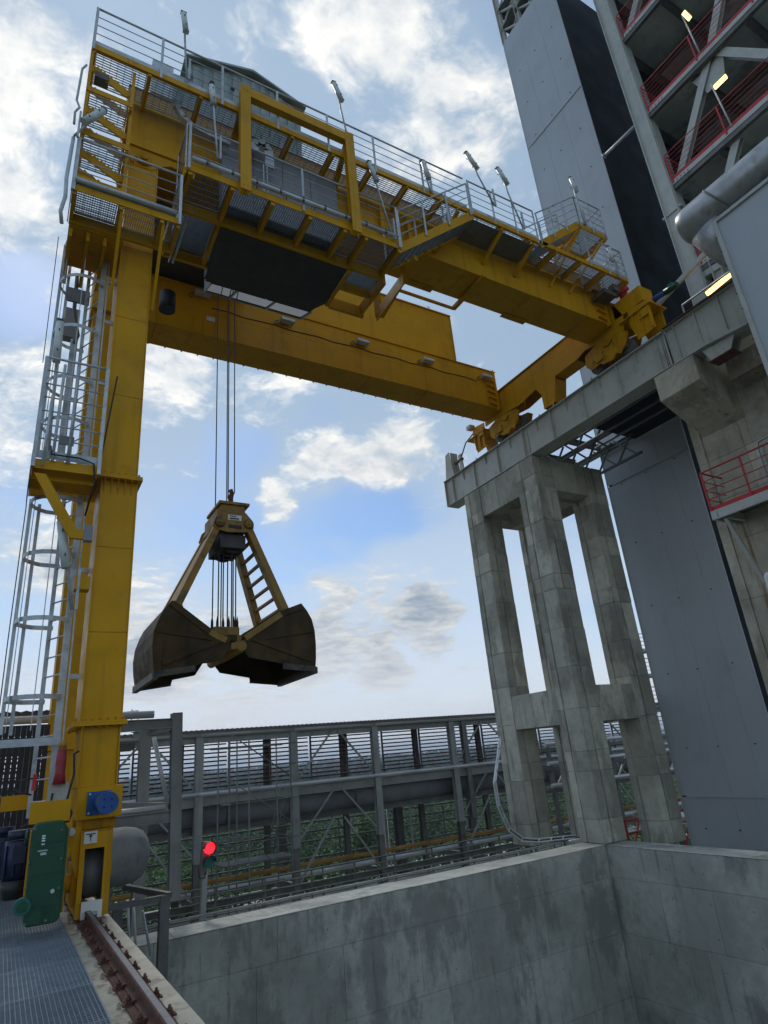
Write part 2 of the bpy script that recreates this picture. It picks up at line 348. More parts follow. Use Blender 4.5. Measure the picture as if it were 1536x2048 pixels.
# ================================================================== ground, far land
def ground():
    m = MB(); n = 60
    ext = [-4000, -2000, -900, -400, -200, -120] + [-80 + 8 * i for i in range(31)] + [200, 300, 500, 900, 2000, 4000]
    ys = [-4000, -1500, -400, -100, -30, 0, 10] + [18 + 7 * i for i in range(24)] + [220, 300, 450, 700, 1200, 2200, 4500]
    def hz(x, y):
        d = math.hypot(x, y)
        return -13.0 + .35 * math.sin(x * .11 + 1) * math.cos(y * .09) + (0 if d < 600 else (d - 600) * .0035 * (1 + .5 * math.sin(x * .002) * math.cos(y * .0017)))
    k = len(ext); vs = [(x, y, hz(x, y)) for y in ys for x in ext]
    fs = [(j * k + i, j * k + i + 1, (j + 1) * k + i + 1, (j + 1) * k + i) for j in range(len(ys) - 1) for i in range(k - 1)]
    m.add(vs, fs)
    g = mat('grassy_ground', (.026, .050, .014), .95, 0, .45, .25, (.05, .045, .025), .5, .12, 0, .5, 8, spec=.05)
    structure(m.build('ground', g))
ground()
structure(MB().box(-30, 160, 73, 84, -13.6, -12.5).build('road', mat('concrete_road', (.36, .35, .33), .85, 0, .12, .5, (.2, .19, .17), .4, .6)))

# trees and shrubs beyond the road (a scrubby mass), and the far wooded ridge
LEAF = mat('leaf_green', (.050, .095, .022), .85, 0, .6, .06, None, 0, 2, 0, 0, 50, .25)
LEAFD = mat('far_wood_green', (.035, .065, .035), .9, 0, .3, .05)
def foliage_mesh(m, cx, cy, cz, r, h, n, s, rnd):
    for _ in range(n):
        a = rnd.random() * 6.283; u = rnd.random() ** .5; zz = rnd.random()
        rr = r * u * (1 - .55 * zz * zz) * (.75 + .25 * math.sin(a * 3 + cx)); x = cx + math.cos(a) * rr; y = cy + math.sin(a) * rr; z = cz + h * zz * (.8 + .2 * math.sin(a * 2))
        d1 = Vector((rnd.uniform(-1, 1), rnd.uniform(-1, 1), rnd.uniform(-.5, .8))).normalized() * s * rnd.uniform(.6, 1.3); d2 = d1.cross(Vector((rnd.uniform(-1, 1), rnd.uniform(-1, 1), rnd.uniform(-1, 1)))).normalized() * s * .7
        p = Vector((x, y, z)); m.add([p - d1, p + d2, p + d1, p - d2], [(0, 1, 2, 3)])
rnd = random.Random(3)
ms = MB()
for _ in range(520):
    x = rnd.uniform(-20, 80); y = 31 + 40 * rnd.random(); foliage_mesh(ms, x, y, -13, rnd.uniform(1.4, 3.2), rnd.uniform(1.4, 5.2), 120, .24, rnd)
for _ in range(900):
    y = rnd.choice([rnd.uniform(40, 72), rnd.uniform(87, 180), rnd.uniform(87, 180)]); x = rnd.uniform(-12, 1.25 * y); foliage_mesh(ms, x, y, -13, rnd.uniform(1.8, 5.0), rnd.uniform(1.2, 6.0), 150, .27, rnd)
ms.build('undergrowth', LEAF, kind='stuff')
def tree(x, y, h, r, label):
    t = root('tree', label, 'tree', (x, y, -13), 'trees beyond the pipe rack')
    m = MB(); m.tube([(x, y, -13), (x + .15, y, -13 + h * .45), (x, y + .1, -13 + h * .85)], [.22, .15, .05], 8)
    for k in range(5):
        a = k * 1.3; z0 = -13 + h * (.35 + .1 * k); m.tube([(x, y, z0), (x + math.cos(a) * r * .7, y + math.sin(a) * r * .7, z0 + h * .2)], [.08, .02], 5)
    m.build('trunk', BARK, t)
    m = MB()
    for k in range(9):
        a = rnd.random() * 6.28; q = rnd.random() * .6; foliage_mesh(m, x + math.cos(a) * r * q, y + math.sin(a) * r * q, -13 + h * (.3 + .5 * rnd.random()), r * .5, h * .28, 170, .16, rnd)
    m.build('crown', LEAF, t)
for (x, y, h, r, l) in [(20, 44, 8.5, 2.6, 'bushy green tree beyond the conveyor gallery, nearest the concrete tower'), (12.5, 50, 7.8, 2.8, 'rounded green tree behind the lattice scaffold bay'),
                        (30, 58, 9, 3.1, 'tall leafy tree seen between the concrete columns'), (5, 46, 7.2, 2.3, 'small green tree beyond the traffic signal')]:
    tree(x, y, h, r, l)
ms = MB(); rnd = random.Random(9)
for _ in range(5200):
    a = rnd.uniform(R(-42), R(80)); d = rnd.uniform(260, 1500); x = math.sin(a) * d; y = math.cos(a) * d; s = rnd.uniform(2.5, 5) * (1 + d / 1200)
    z = -13 + (0 if d < 600 else (d - 600) * .0035); p = Vector((x, y, z + rnd.uniform(0, 5 + d * .002)))
    ms.add([p + Vector((-s, 0, -s)), p + Vector((s * .8, s * .5, -s * .8)), p + Vector((s * .2, 0, s * .7)), p + Vector((-s * .7, s * .3, s * .35))], [(0, 1, 2, 3), (0, 2, 1), (1, 3, 2)])
ms.build('far_woodland', LEAFD, kind='stuff')

# ================================================================== pit and its walls
XR, YW, ZW = 14.9, 14.02, -1.26
pf = structure(MB().box(1.5, 14.9, -6, 14.02, -13.0, -12.6).build('pit_floor', DPIPE))
def panel_wall(name, label, boxes, panels, coping):
    t = root(name, label, 'wall', boxes[0][0:1] + boxes[0][2:3] + (-12.6,))
    w = MB(); [w.box(*b) for b in boxes]; w.build('wall_core', CONC, t)
    for i, (b, mt_) in enumerate(panels): MB().box(*b).build('panel', mt_, t, bev=.006)
    for x0, x1, y0, y1, z0, z1 in coping:
        lx = x1 - x0 > y1 - y0; a, e = (x0, x1) if lx else (y0, y1)
        while a < e - .05:
            b_ = min(e, a + rnd.uniform(.8, 2.2)); j = rnd.uniform(0, .012); k_ = rnd.uniform(-.006, .006)
            (MB().box(a, b_ - .002, y0 - .012 - j, y1 + j, z0, z1 + k_) if lx else MB().box(x0 - .012 - j, x1 + j, a, b_ - .002, z0, z1 + k_)).build('coping', CONCT, t, bev=.014)
            a = b_
    th = MB()
    for z in (-1.7, -2.35, -3.05, -3.7, -4.4, -5.1, -5.8, -6.5):
        for k in range(13):
            if name == 'far_pit_wall': x = 2.1 + 1.05 * k; th.tube([(x, YW - .022, z), (x, YW - .012, z)], .017, 8)
            else: y = 13.2 - 1.05 * k; th.tube([(XR - .022, y, z), (XR - .012, y, z)], .017, 8)
    th.build('tie_hole_plugs', DPIPE, t, kind='stuff')
    return t
rnd = random.Random(21)
# far wall: cast lifts; joint lines between panels are recessed
lifts = [(-1.275, -2.05), (-2.05, -3.35), (-3.35, -4.75), (-4.75, -6.1), (-6.1, -7.5), (-7.5, -8.9), (-8.9, -12.6)]
pn = []
for k, (a, b) in enumerate(lifts):
    x = 1.5 + (0 if k % 2 else -.6)
    xs = [1.5]
    while x < 14.6:
        x += rnd.choice([1.35, 1.9, 2.4, 2.4])
        if x - xs[-1] > .5 and x < 14.55: xs.append(x)
    xs.append(14.88)
    for i in range(len(xs) - 1):
        j = rnd.uniform(.0, .010)
        pn.append(((xs[i] + .003, xs[i + 1] - .003, YW - .014 - j * .5, YW + .002, b + .005, a - .005), CONC))
panel_wall('far_pit_wall', 'long concrete bunker wall with damp stains running under the gantry', [(1.45, 14.9, YW, YW + .84, -12.6, -1.275)], pn, [(1.45, 14.89, YW - .015, YW + .86, -1.272, ZW)])
pn = []
for k, (a, b) in enumerate(lifts):
    ys = [YW - .02]
    while ys[-1] > -4.5: ys.append(ys[-1] - rnd.choice([1.5, 2.1, 2.5]))
    for i in range(len(ys) - 1):
        j = rnd.uniform(.0, .010); pn.append(((XR - .014 - j * .5, XR + .002, ys[i + 1] + .003, ys[i] - .003, b + .005, a - .005), CONC))
panel_wall('side_pit_wall', 'concrete bunker wall on the right below the clad tower', [(XR, XR + .8, -6, 15.4, -12.6, -1.275)], pn, [(XR - .015, XR + .81, -6, YW - .001, -1.272, ZW + .002)])
t = root('rail_support_wall', 'concrete wall carrying the rusty crane rail', 'wall', (1.15, 5, -12.6))
B(.93, 1.36, -6, 46, -12.6, -.32).build('wall_core', CONC, t)

# ================================================================== near walkway and crane rail
t = root('grating_walkway', 'blue grey steel grating walkway beside the crane rail', 'walkway', (-1, 6, 0))
y = 1.6
for k in range(16):
    y1 = y + (1.02 if k % 3 else 1.10)
    grating(t, -4.2, .885, y, y1 - .015, .0, 'y', .034, .007, .034, cross=.05)
    MB().bar((-4.2, y1 - .008, -.09), (.885, y1 - .008, -.09), .06, .1).build('bearer', DGREY, t)
    y = y1
for x in (-4.1, -2.5, -.9, .82): B(x - .05, x + .05, 1.6, y, -.42, -.145).build('stringer', DGREY, t)
structure(B(-6, .6, -4, 46, -3.3, -3.1).build('lower_floor', CONC))

t = root('crane_rail_beam', 'cream painted rail beam with rusty crane rail and clips at bottom left', 'rail beam', (1.15, 5, 0))
MB().ibeam((1.15, -4, -.16), (1.15, 46, -.16), .52, .30, t=.03).build('beam', RBEAM, t)
B(1.01, 1.245, -4, 46, -.006, .014).build('sole_plate', RUST, t)
prof = [(-.062, .016), (.062, .016), (.062, .024), (.014, .038), (.012, .078), (.034, .090), (.034, .112), (.028, .118), (-.028, .118), (-.034, .112), (-.034, .090), (-.012, .078), (-.014, .038), (-.062, .024)]
m = MB(); n_ = len(prof)
for yy in (-4, 46): m.add([(1.127 + a, yy, b) for a, b in prof], [])
m.f += [(i, (i + 1) % n_ + 0, (i + 1) % n_ + n_, i + n_) for i in range(n_)]; m.sm += [False] * n_
m.f = [tuple(reversed(f)) for f in m.f]
m.build('rail', RUST, t)
B(1.104, 1.150, -4, 9.6, .1182, .1195).build('rail_running_surface', RAILM, t)
def clip_mesh(sx):
    q = MB(); x = 1.127
    q.box(x + sx * .07, x + sx * .145, -.032, .032, .0142, .026)
    q.prism([(x + sx * .045, .030), (x + sx * .125, .027), (x + sx * .125, .042), (x + sx * .05, .046)], 'y', -.026, .026)
    q.tube([(x + sx * .10, 0, .03), (x + sx * .10, 0, .082)], .011, 6); q.tube([(x + sx * .10, 0, .044), (x + sx * .10, 0, .062)], .021, 6)
    return q
for sx in (-1, 1):
    pr = None
    for k in range(62):
        yy = 2.2 + .47 * k
        if yy > 30: break
        if pr is None: pr = clip_mesh(sx).build('rail_clip', RUST, t); pr.location.y += yy - 0; first = yy
        else: copy_part(pr, 0, yy - first, 0)

pr = None
for k in range(50):
    if pr is None: pr = MB().box(.955, .985, 2.25, 2.28, -.009, .022).tube([(.97, 2.265, .022), (.97, 2.265, .034)], .011, 6).build('clamp_nut', RBEAM, t)
    else: copy_part(pr, 0, .47 * k, 0)
# ================================================================== concrete tower under the runway
def column(t, x0, x1, y0, y1, z0, z1, faces='xy', mt=None):
    mt = mt or CONCC; g = .012
    c = MB().box(x0 + .03, x1 - .03, y0 + .03, y1 - .03, z0, z1).build('column', mt, t)
    z = z0; k = 0
    hs = [.62, 1.28, .55, 1.22, 1.25, 1.18, 1.3, .5, 1.2, .7, 1.25, .45, 1.3, .9, 1.2, .6]
    while z < z1 - .05:
        zt = min(z1, z + hs[k % len(hs)]); j = rnd.uniform(0, .022)
        ys = y0 + (y1 - y0) * .66; xs = x0 + (x1 - x0) * .36
        MB().box(x0 - j, x0 + .031, y0 - j + .001, ys - .018, z + .004, zt - .004).build('panel', mt, c, bev=.006)
        MB().box(x0 + .024, x0 + .031, ys - .016, ys + .05, z + .004, zt - .004).build('joint_strip', mt, c)
        MB().box(x0 - j * .5, x0 + .031, ys + .052, y1 - .001, z + .004, zt - .004).build('panel', mt, c, bev=.006)
        MB().box(x0 + .033, xs - .018, y0 - j * .6, y0 + .031, z + .004, zt - .004).build('panel', mt, c, bev=.006)
        MB().box(xs - .016, xs + .05, y0 + .024, y0 + .031, z + .004, zt - .004).build('joint_strip', mt, c)
        MB().box(xs + .052, x1 - .001, y0 - j, y0 + .031, z + .004, zt - .004).build('panel', mt, c, bev=.006)
        z = zt; k += 1
    return c
t = root('concrete_tower', 'four legged raw concrete tower carrying the end of the crane runway', 'concrete tower', (16.6, 15.9, -1.26))
rnd = random.Random(5)
CX = [(14.9, 15.82), (17.5, 18.48)]; CY = [(14.02, 15.0), (17.05, 18.0)]
column(t, 14.9, 15.80, 14.02, 14.94, -1.25, 10.95); column(t, 14.9, 15.8, 17.03, 17.98, -1.5, 10.95)
column(t, 17.5, 18.40, 14.02, 14.9, -1.6, 10.93); column(t, 17.5, 18.4, 17.03, 17.95, -1.6, 10.93)
for z0, z1 in ((2.0, 3.08), (9.75, 10.95)):
    for x0 in (14.92, 17.55):
        for a, b in ((14.95, 16.05), (16.055, 17.02)): B(x0, x0 + .8, a, b, z0, z1).build('tie_beam', CONCC, t, bev=.01)
    for y0 in (14.05, 17.1):
        for a, b in ((15.83, 16.4), (16.405, 17.0), (17.005, 17.49)): B(a, b, y0, y0 + .8, z0, z1).build('tie_beam', CONCC, t, bev=.01)

# ================================================================== crane runway girder
t = root('runway_girder', 'pale grey welded runway girder with web stiffeners on the concrete tower', 'crane runway', (15.2, 12, 11.0))
XG = 15.02
B(XG, XG + .02, 8.30, 19.15, 11.04, 12.12).build('web', GREY, t); B(XG + .40, XG + .42, 8.30, 19.15, 11.04, 12.12).build('web', GREY, t)
B(14.90, 15.56, 8.30, 19.2, 12.122, 12.155).build('top_flange', GREY, t, bev=.004)
B(14.93, 15.53, 8.30, 19.2, 11.0, 11.035).build('bottom_flange', GREY, t, bev=.004)
B(14.93, 15.53, 19.16, 19.19, 11.04, 12.12).build('end_plate', GREY, t)
yy = 8.55; k = 0
while yy < 19:
    if k % 2 == 0: MB().prism([(XG - .001, 11.04), (XG - .001, 12.12), (XG - .09, 12.12), (XG - .09, 11.04)], 'y', yy, yy + .014).build('stiffener', GREY, t)
    else: MB().prism([(XG - .001, 11.72), (XG - .001, 12.12), (XG - .10, 12.12), (XG - .10, 12.0), (XG - .03, 11.74)], 'y', yy, yy + .014).build('stiffener', GREY, t)
    yy += .72; k += 1
B(15.15, 15.27, 8.3, 19.0, 12.157, 12.33).build('crane_rail', RUST, t)
for yy in (8.36, 10.6, 14.1, 16.9):
    for q in (0, .05): MB().prism([(yy + q, 11.05), (yy + q + .025, 11.05), (yy + q + .018, 12.1), (yy + q + .004, 12.1)], 'x', XG - .0035, XG - .0005).build('rust_run', RUST, t) if yy == 8.36 or q == 0 and yy == 14.1 else None
for k in range(9): MB().tube([(14.905, 8.5 + 1.2 * k, 12.16), (14.905, 8.5 + 1.2 * k, 12.20)], .02, 6).build('clip_bolt', RUST, t)
# end stop bracket
MB().prism([(18.55, 12.157), (19.15, 12.157), (18.98, 13.3), (18.72, 13.36)], 'x', 15.02, 15.04).build('end_stop_plate', GREY, t)
MB().prism([(18.55, 12.157), (19.15, 12.157), (18.98, 13.3), (18.72, 13.36)], 'x', 15.4, 15.42).build('end_stop_plate', GREY, t)
MB().bar((15.22, 18.62, 12.16), (15.22, 18.66, 13.3), .36, .025, (0, 1, 0)).build('end_stop_face', GREY, t)
MB().bar((15.22, 18.2, 12.16), (15.22, 18.25, 13.05), .06, .2, (0, 1, 0)).build('end_stop_post', GREY, t)
MB().tube([(15.22, 18.1, 12.8), (15.22, 18.6, 12.8)], .07, 10).build('buffer', DGREY, t)
# second span: continues towards the camera, haunched
t2 = root('runway_girder', 'nearer pale grey runway span with haunched end behind the box duct', 'crane runway', (15.2, 5, 11.0))
pts = [(8.24, 12.12), (8.24, 11.0), (7.2, 11.0), (6.6, 10.93), (6.0, 10.86), (5.5, 10.98), (5.2, 11.3), (2.0, 11.3), (2.0, 12.12)]
MB().prism(pts, 'x', XG - .02, XG).build('web', GREY, t2); MB().prism(pts, 'x', XG + .38, XG + .4).build('web', GREY, t2)
B(14.88, 15.56, 2.0, 8.24, 12.122, 12.155).build('top_flange', GREY, t2, bev=.004)
for a, b in zip(pts[1:7], pts[2:8]): MB().bar((15.21, a[0], a[1] - .016), (15.21, b[0], b[1] - .016), .6, .03, (0, 0, 1)).build('bottom_flange', GREY, t2)
for k, yy in enumerate((8.2, 7.95, 7.3, 6.6, 5.9, 5.2, 4.5)):
    MB().prism([(XG - .021, 11.04), (XG - .021, 12.12), (XG - .11, 12.12), (XG - .11 if k % 2 else XG - .03, 11.1)], 'y', yy, yy + .016).build('stiffener', GREY, t2)
B(15.15, 15.27, 2, 8.24, 12.157, 12.33).build('crane_rail', RUST, t2)
B(14.80, 14.87, 2, 8.2, 12.13, 12.16).build('flange_edge_strip', RUST, t2)
# hanger bracket under the haunch
tb = root('support_bracket', 'small grey steel bearing bracket under the runway haunch', 'bracket', (15.2, 7.1, 10.9))
MB().prism([(7.45, 10.95), (6.55, 10.90), (6.75, 10.55), (7.3, 10.55)], 'x', 15.05, 15.08).build('side_plate', GREY, tb); MB().prism([(7.45, 10.95), (6.55, 10.90), (6.75, 10.55), (7.3, 10.55)], 'x', 15.4, 15.43).build('side_plate', GREY, tb)
B(15.03, 15.45, 6.7, 7.35, 10.52, 10.549).build('base_plate', RUST, tb)

# ================================================================== building column with corbel
t = root('concrete_building_column', 'rust stained building column with heavy corbel carrying the runway', 'concrete column', (17, 7, -1.2))
MB().box(16.62, 18.2, 3, 9.28, -1.25, 12.0).build('column', CONCR, t)
z = -1.2
while z < 11.9:
    zt = min(12.0, z + rnd.choice([1.2, 1.6, 2.1]))
    for a, b in ((3, 5.6), (5.605, 7.9), (7.905, 9.0)): B(16.60 - rnd.uniform(0, .01), 16.625, a, b, z + .004, zt - .004).build('panel', CONCR, t, bev=.005)
    B(16.56, 16.625, 9.005, 9.27, z + .004, zt - .004).build('panel', CONCR, t)
    z = zt
# haunched corbel: side outline in (x, z)
MB().prism([(14.93, 10.97), (14.93, 10.18), (16.61, 9.36), (16.61, 10.97)], 'y', 7.66, 8.9).build('corbel', CONCR, t, bev=.012)
B(15.9, 16.61, 4.2, 7.4, 10.2, 10.85).build('lintel', CONCR, t, bev=.01)
MB().tube([(16.57, 3.2, 8.5), (16.57, 6.9, 8.62), (16.57, 7.55, 8.55), (16.57, 7.62, 8.3), (16.57, 7.6, 6.6)], .03, 6).build('conduit', GALV, t)
MB().tube([(16.57, 3.2, 8.38), (16.57, 6.85, 8.5), (16.57, 7.44, 8.42), (16.57, 7.5, 8.2), (16.57, 7.5, 6.6)], .022, 6).build('conduit', GALV, t)

# ================================================================== clad tower
t = root('clad_tower', 'tall blue grey sheet clad tower rising behind the concrete columns', 'tower', (22, 13, -3))
XT, Y0, Y1 = 20.0, 11.43, 15.03
def zt_(y): return 36.7 + (y - 11.43) * .50
MB().prism([(Y0, -3), (Y1, -3), (Y1, 38.45), (Y0, 38.45)], 'x', XT + .02, 25.5).build('casing', CLADD, t)  # uncovered near side takes its shade from this dark colour
sheets = [(-3, -.57), (-.53, 10.85), (10.92, 30.0), (30.05, 38.45)]
for a, b in sheets:
    ya = Y0 - .02
    for yb in (Y0 + .75, 13.2, Y1 + .02) if a < 10 else (12.6, 13.85, Y1 + .02):
        B(XT - .012, XT + .019, ya + (.002 if ya > Y0 else 0), yb - .004, a + .003, b - .003).build('sheet', CLAD, t); ya = yb
for a, b in ((10.85, 10.92), (30.0, 30.04), (-.57, -.53)): B(XT - .05, XT - .013, Y0, Y1 - .2, a, b).build('flashing', CLAD, t)
B(XT - .02, XT + .019, Y0 - .06, Y0 - .021, -3, 38.4).build('corner_trim', CLAD, t); B(XT - .02, XT + .019, Y1 + .021, Y1 + .06, -3, 38.4).build('corner_trim', CLAD, t)
bp_ = None
for z in [i * 2.45 - 1.5 for i in range(16)]:
    for yy in (12.0, 13.25, 14.4):
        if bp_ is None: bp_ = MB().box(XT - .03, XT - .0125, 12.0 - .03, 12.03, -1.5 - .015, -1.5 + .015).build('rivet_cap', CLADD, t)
        else: copy_part(bp_, 0, yy - 12.0, z + 1.5)
rnd = random.Random(4)
# lattice on the tower top
t = root('roof_lattice', 'steel lattice frame standing on top of the clad tower', 'lattice frame', (22, 13, 38.5))
for yy in (Y0, 12.6, 13.8, Y1): MB().ibeam((XT + .15, yy, 38.45), (XT + .15, yy, 45), .25, .25).build('post', GREY, t)
for z in (39.6, 41.2, 42.8): MB().ibeam((XT + .15, Y0, z), (XT + .15, Y1, z), .2, .22).build('beam', DGREY, t)
for z in (38.5, 40.1, 41.7):
    for a, b in ((Y0, 12.6), (12.6, 13.8), (13.8, Y1)): MB().bar((XT + .15, a, z), (XT + .15, b, z + 1.1), .09).build('brace', GREY, t); MB().bar((XT + .3, b, z), (XT + .3, a, z + 1.1), .09).build('brace', GREY, t)
for yy in (Y0, 12.6, 13.8, Y1): MB().bar((XT + .15, yy, 41.2), (XT + 3, yy, 41.2), .2).build('beam', RUST, t)
for z in (39.6, 41.2): B(XT + .3, XT + 3, Y0, Y1, z + .12, z + .15).build('deck', DGREY, t)

# ================================================================== steel building with red railings
t = root('steel_frame_building', 'open steel framed plant building with red railings on every floor', 'building', (18, 4, 12))
MB().ibeam((17.2, 7.95, 12.0), (17.2, 7.95, 38), .55, .50, (0, 1, 0), .03).build('column', WHT, t)
MB().box(17.02, 17.03, 7.68, 8.24, 12.0, 38).build('column_face', WHT, t)
B(16.97, 17.5, 7.6, 8.3, 17.3, 17.36).build('splice_plate', WHT, t)
MB().ibeam((17.2, 7.3, 12.0), (17.2, 7.3, 15.1), .3, .3, (0, 1, 0), .02).build('column', WHT, t)
MB().ibeam((22.5, 7.9, 12.0), (22.5, 7.9, 38), .5, .5, (0, 1, 0), .03).build('column', DGREY, t)
FL = [15.02, 18.45, 21.85, 25.85, 29.4, 33.0]
for i, z in enumerate(FL):
    f = B(17.05, 17.22, -2, 8.1, z - .17, z - .005).build('floor_beam', WHT, t); B(17.07, 17.20, -2, 8.08, z - .34, z - .171).build('floor_beam_web', DGREY, f)
    deck = B(17.25, 24.5, -2, 8.1, z - .02, z + .02).build('floor_deck', DECKM, t)
    for yy in [8.0 - 1.9 * k for k in range(6)]: MB().ibeam((17.25, yy, z - .18), (24.5, yy, z - .18), .18, .28).build('joist', DGREY, deck)
    for x in (19.2, 21.6): MB().ibeam((x, -2, z - .36), (x, 8.1, z - .36), .2, .2).build('cross_joist', DGREY, deck)
    gus = MB()
    for k in range(6):
        for q in (0, 1): gus.tube([(17.04, 7.75 - .13 * k, z - .10 - .1 * q), (17.02, 7.75 - .13 * k, z - .10 - .1 * q)], .018, 6)
    gus.build('bolt_rows', RUST, f, kind='stuff')
    railing(f, (17.05, 7.62, z), (17.05, -1.8, z), 1.12, 5, 1.75, RED, .14, .10, .017, .008, (-1, 0, 0))
    railing(f, (17.1, 7.64, z), (18.6, 7.64, z), 1.12, 5, 1.5, RED, .1, .0, .021, .009, (0, 1, 0))
for (a, za, b, zb) in ((7.55, 18.5, 5.5, 21.7), (5.5, 21.7, 3.4, 25.7), (7.6, 25.9, 5.2, 29.3), (5.3, 22.0, 5.9, 21.6), (7.5, 15.1, 5.6, 18.2), (3.2, 18.5, 5.2, 21.6)):
    MB().ibeam((17.35, a, za), (17.35, b, zb), .26, .20, (1, 0, 0), .02).build('brace', WHT, t)
MB().prism([(5.1, 21.5), (6.2, 21.5), (5.9, 20.6), (5.3, 20.6)], 'x', 17.33, 17.36).build('gusset', WHT, t)
for z in (15.3, 18.7, 22.1): MB().ibeam((20.2, 7.7, z), (20.2, 3.0, z + 3.1), .3, .3, (1, 0, 0)).build('brace', DGREY, t)
B(24.5, 24.7, -2, 8.1, 12, 38).build('back_wall', DGREY, t)
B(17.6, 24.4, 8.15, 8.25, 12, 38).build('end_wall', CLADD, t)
MB().bar((17.2, 8.1, 14.62), (17.2, 6.4, 14.45), .2, .22).build('bracket_beam', WHT, t)
# vessels in the shade of the floors
for (x, yy, z, r_) in ((20.2, 4.2, 15.1, .9), (20.5, 2.2, 18.6, 1.1), (19.6, 5.8, 22, .6)):
    v = root('process_vessel', {15.1: 'dark cylindrical vessel on the lowest red railed floor', 18.6: 'dark cylindrical vessel on the middle red railed floor', 22: 'slim dark vessel on an upper red railed floor'}[z], 'vessel', (x, yy, z))
    MB().tube([(x, yy, z + .03), (x, yy, z + .4), (x, yy, z + 2.3), (x, yy, z + 2.6)], [r_ * .7, r_, r_, r_ * .6], 20).build('shell', DPIPE, v)
    for q in (z + .8, z + 1.9): MB().tube([(x, yy, q), (x, yy, q + .06)], r_ + .03, 20).build('band', DGREY, v)
def bulkhead_lamp(pole0, pole1, head, label, d=(0, .3, -.1)):
    t = root('work_lamp', label, 'lamp', pole0, 'lit work lamps of the plant building')
    if pole1: MB().tube([pole0, pole1], .025, 8).build('pole', GALV, t)
    h = Vector(head); d = Vector(d)
    MB().bar(h - d, h + d, .17, .10, (1, 0, .3)).build('housing', DGREY, t)
    MB().bar(h - d * .92 + Vector((-.06, 0, -.04)), h + d * .92 + Vector((-.06, 0, -.04)), .13, .06, (1, 0, .3)).build('diffuser', EWARM, t)
    return t
bulkhead_lamp((16.9, 5.55, 21.75), (16.9, 5.6, 23.75), (16.85, 5.45, 23.45), 'lit warm lamp on a pole at the upper red railing', (0, .05, .25))
bulkhead_lamp((16.9, 5.5, 18.3), (16.9, 5.58, 20.3), (16.85, 5.30, 20.0), 'lit warm lamp on a pole at the lower red railing', (0, .22, .0))
bulkhead_lamp((15.75, 7.7, 12.2), None, (16.3, 7.0, 13.35), 'lit long lamp just above the runway girder', (0, .45, -.05))
# dark service platform and lattice behind the runway
t = root('service_platform', 'dark lattice service platform behind the runway girder', 'platform', (18, 12, 12))
for yy in (10.9, 12.0, 13.4, 14.9, 16.3):
    MB().ibeam((15.75, yy, 12.55), (19.9, yy, 12.55), .15, .22).build('beam', DGREY, t)
for x in (15.8, 17.2, 18.6, 19.8): MB().ibeam((x, 9.4, 12.3), (x, 16.4, 12.3), .14, .18).build('stringer', DGREY, t)
for x in (16.0, 17.8, 19.4):
    for a in (13.0, 14.0, 15.0): MB().bar((x, a, 12.3), (x, a + .9, 11.3), .06).build('brace', DGREY, t); MB().bar((x, a + .9, 12.3), (x, a, 11.3), .06).build('brace', DGREY, t)
    MB().bar((x, 12.8, 11.3), (x, 16.2, 11.3), .09).build('chord', DGREY, t)
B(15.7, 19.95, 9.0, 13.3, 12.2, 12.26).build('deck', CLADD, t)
for z in (11.9, 11.6, 11.2): MB().tube([(15.75, 9.3, z), (15.75, 13.2, z)], .04, 6).build('pipe', DGREY, t)
for k in range(4): MB().tube([(16.3 + .7 * k, 9.3, 11.85), (16.3 + .7 * k, 14.2, 11.85)], .05, 6).build('pipe', DPIPE, t)
t = root('vent_pipe', 'short pale pipe sticking out across the dark gap of the clad tower', 'pipe', (18, 9.5, 22.9))
MB().tube([(18, 10.15, 22.95), (18, 8.4, 22.85)], .06, 10).build('pipe_run', GALV, t); MB().tube([(18, 10.2, 22.95), (18, 10.14, 22.95)], .11, 10).build('flange', GALV, t)
t = root('blue_drive', 'blue and green tubular drive projecting beyond the crane end carriage', 'drive motor', (15.6, 8.3, 13.7))
MB().tube([(15.5, 8.75, 13.72), (15.5, 8.15, 13.66)], .085, 14).build('motor_body', BLUE, t); MB().tube([(15.5, 8.15, 13.66), (15.5, 7.75, 13.62)], .1, 12).build('motor_body', GRN, t)
B(15.44, 15.56, 7.85, 8.0, 13.72, 13.8).build('terminal_box', TEAL, t)
MB().bar((15.75, 9.3, 13.45), (15.75, 5.0, 14.65), .09, .14).build('support_beam', WHT, t)
t = root('beam_handrail', 'grey hand rail above the nearer runway span', 'railing', (15.6, 6, 12.2))
railing(t, (15.9, 8.0, 12.2), (15.9, 3.0, 12.2), 1.0, 1, 2.0, GALV, 0, 0, .03, .02, (-1, 0, 0))

# lower red platform
t = root('red_rail_platform', 'small platform with bright red railing on the rust stained column', 'platform', (16, 8, 6.7))
B(15.55, 15.63, 3, 8.78, 6.62, 6.86).build('edge_beam', WHT, t); B(15.63, 16.58, 8.70, 8.78, 6.62, 6.86).build('edge_beam', WHT, t)
B(15.64, 16.58, 3, 8.69, 6.84, 6.865).build('deck', DGREY, t)
railing(t, (15.6, 8.76, 6.87), (15.6, 3.2, 6.87), 1.12, 3, 1.05, RED, .12, .2, .026, .013, (-1, 0, 0))
railing(t, (15.6, 8.76, 6.87), (16.55, 8.76, 6.87), 1.12, 3, 1.0, RED, .12, .1, .026, .013, (0, 1, 0), False)
for yy in (8.5, 6.6, 4.8): MB().bar((15.7, yy, 6.6), (16.6, yy, 4.9), .09).build('brace', GREY, t); MB().ibeam((15.64, yy, 6.72), (16.6, yy, 6.72), .1, .2).build('joist', GREY, t)
bl = MB()
for k in range(5): bl.tube([(15.555, 8.6, 6.66 + .035 * k), (15.54, 8.6, 6.66 + .035 * k)], .012, 6)
bl.build('bolt_row', BLACK, t, kind='stuff')
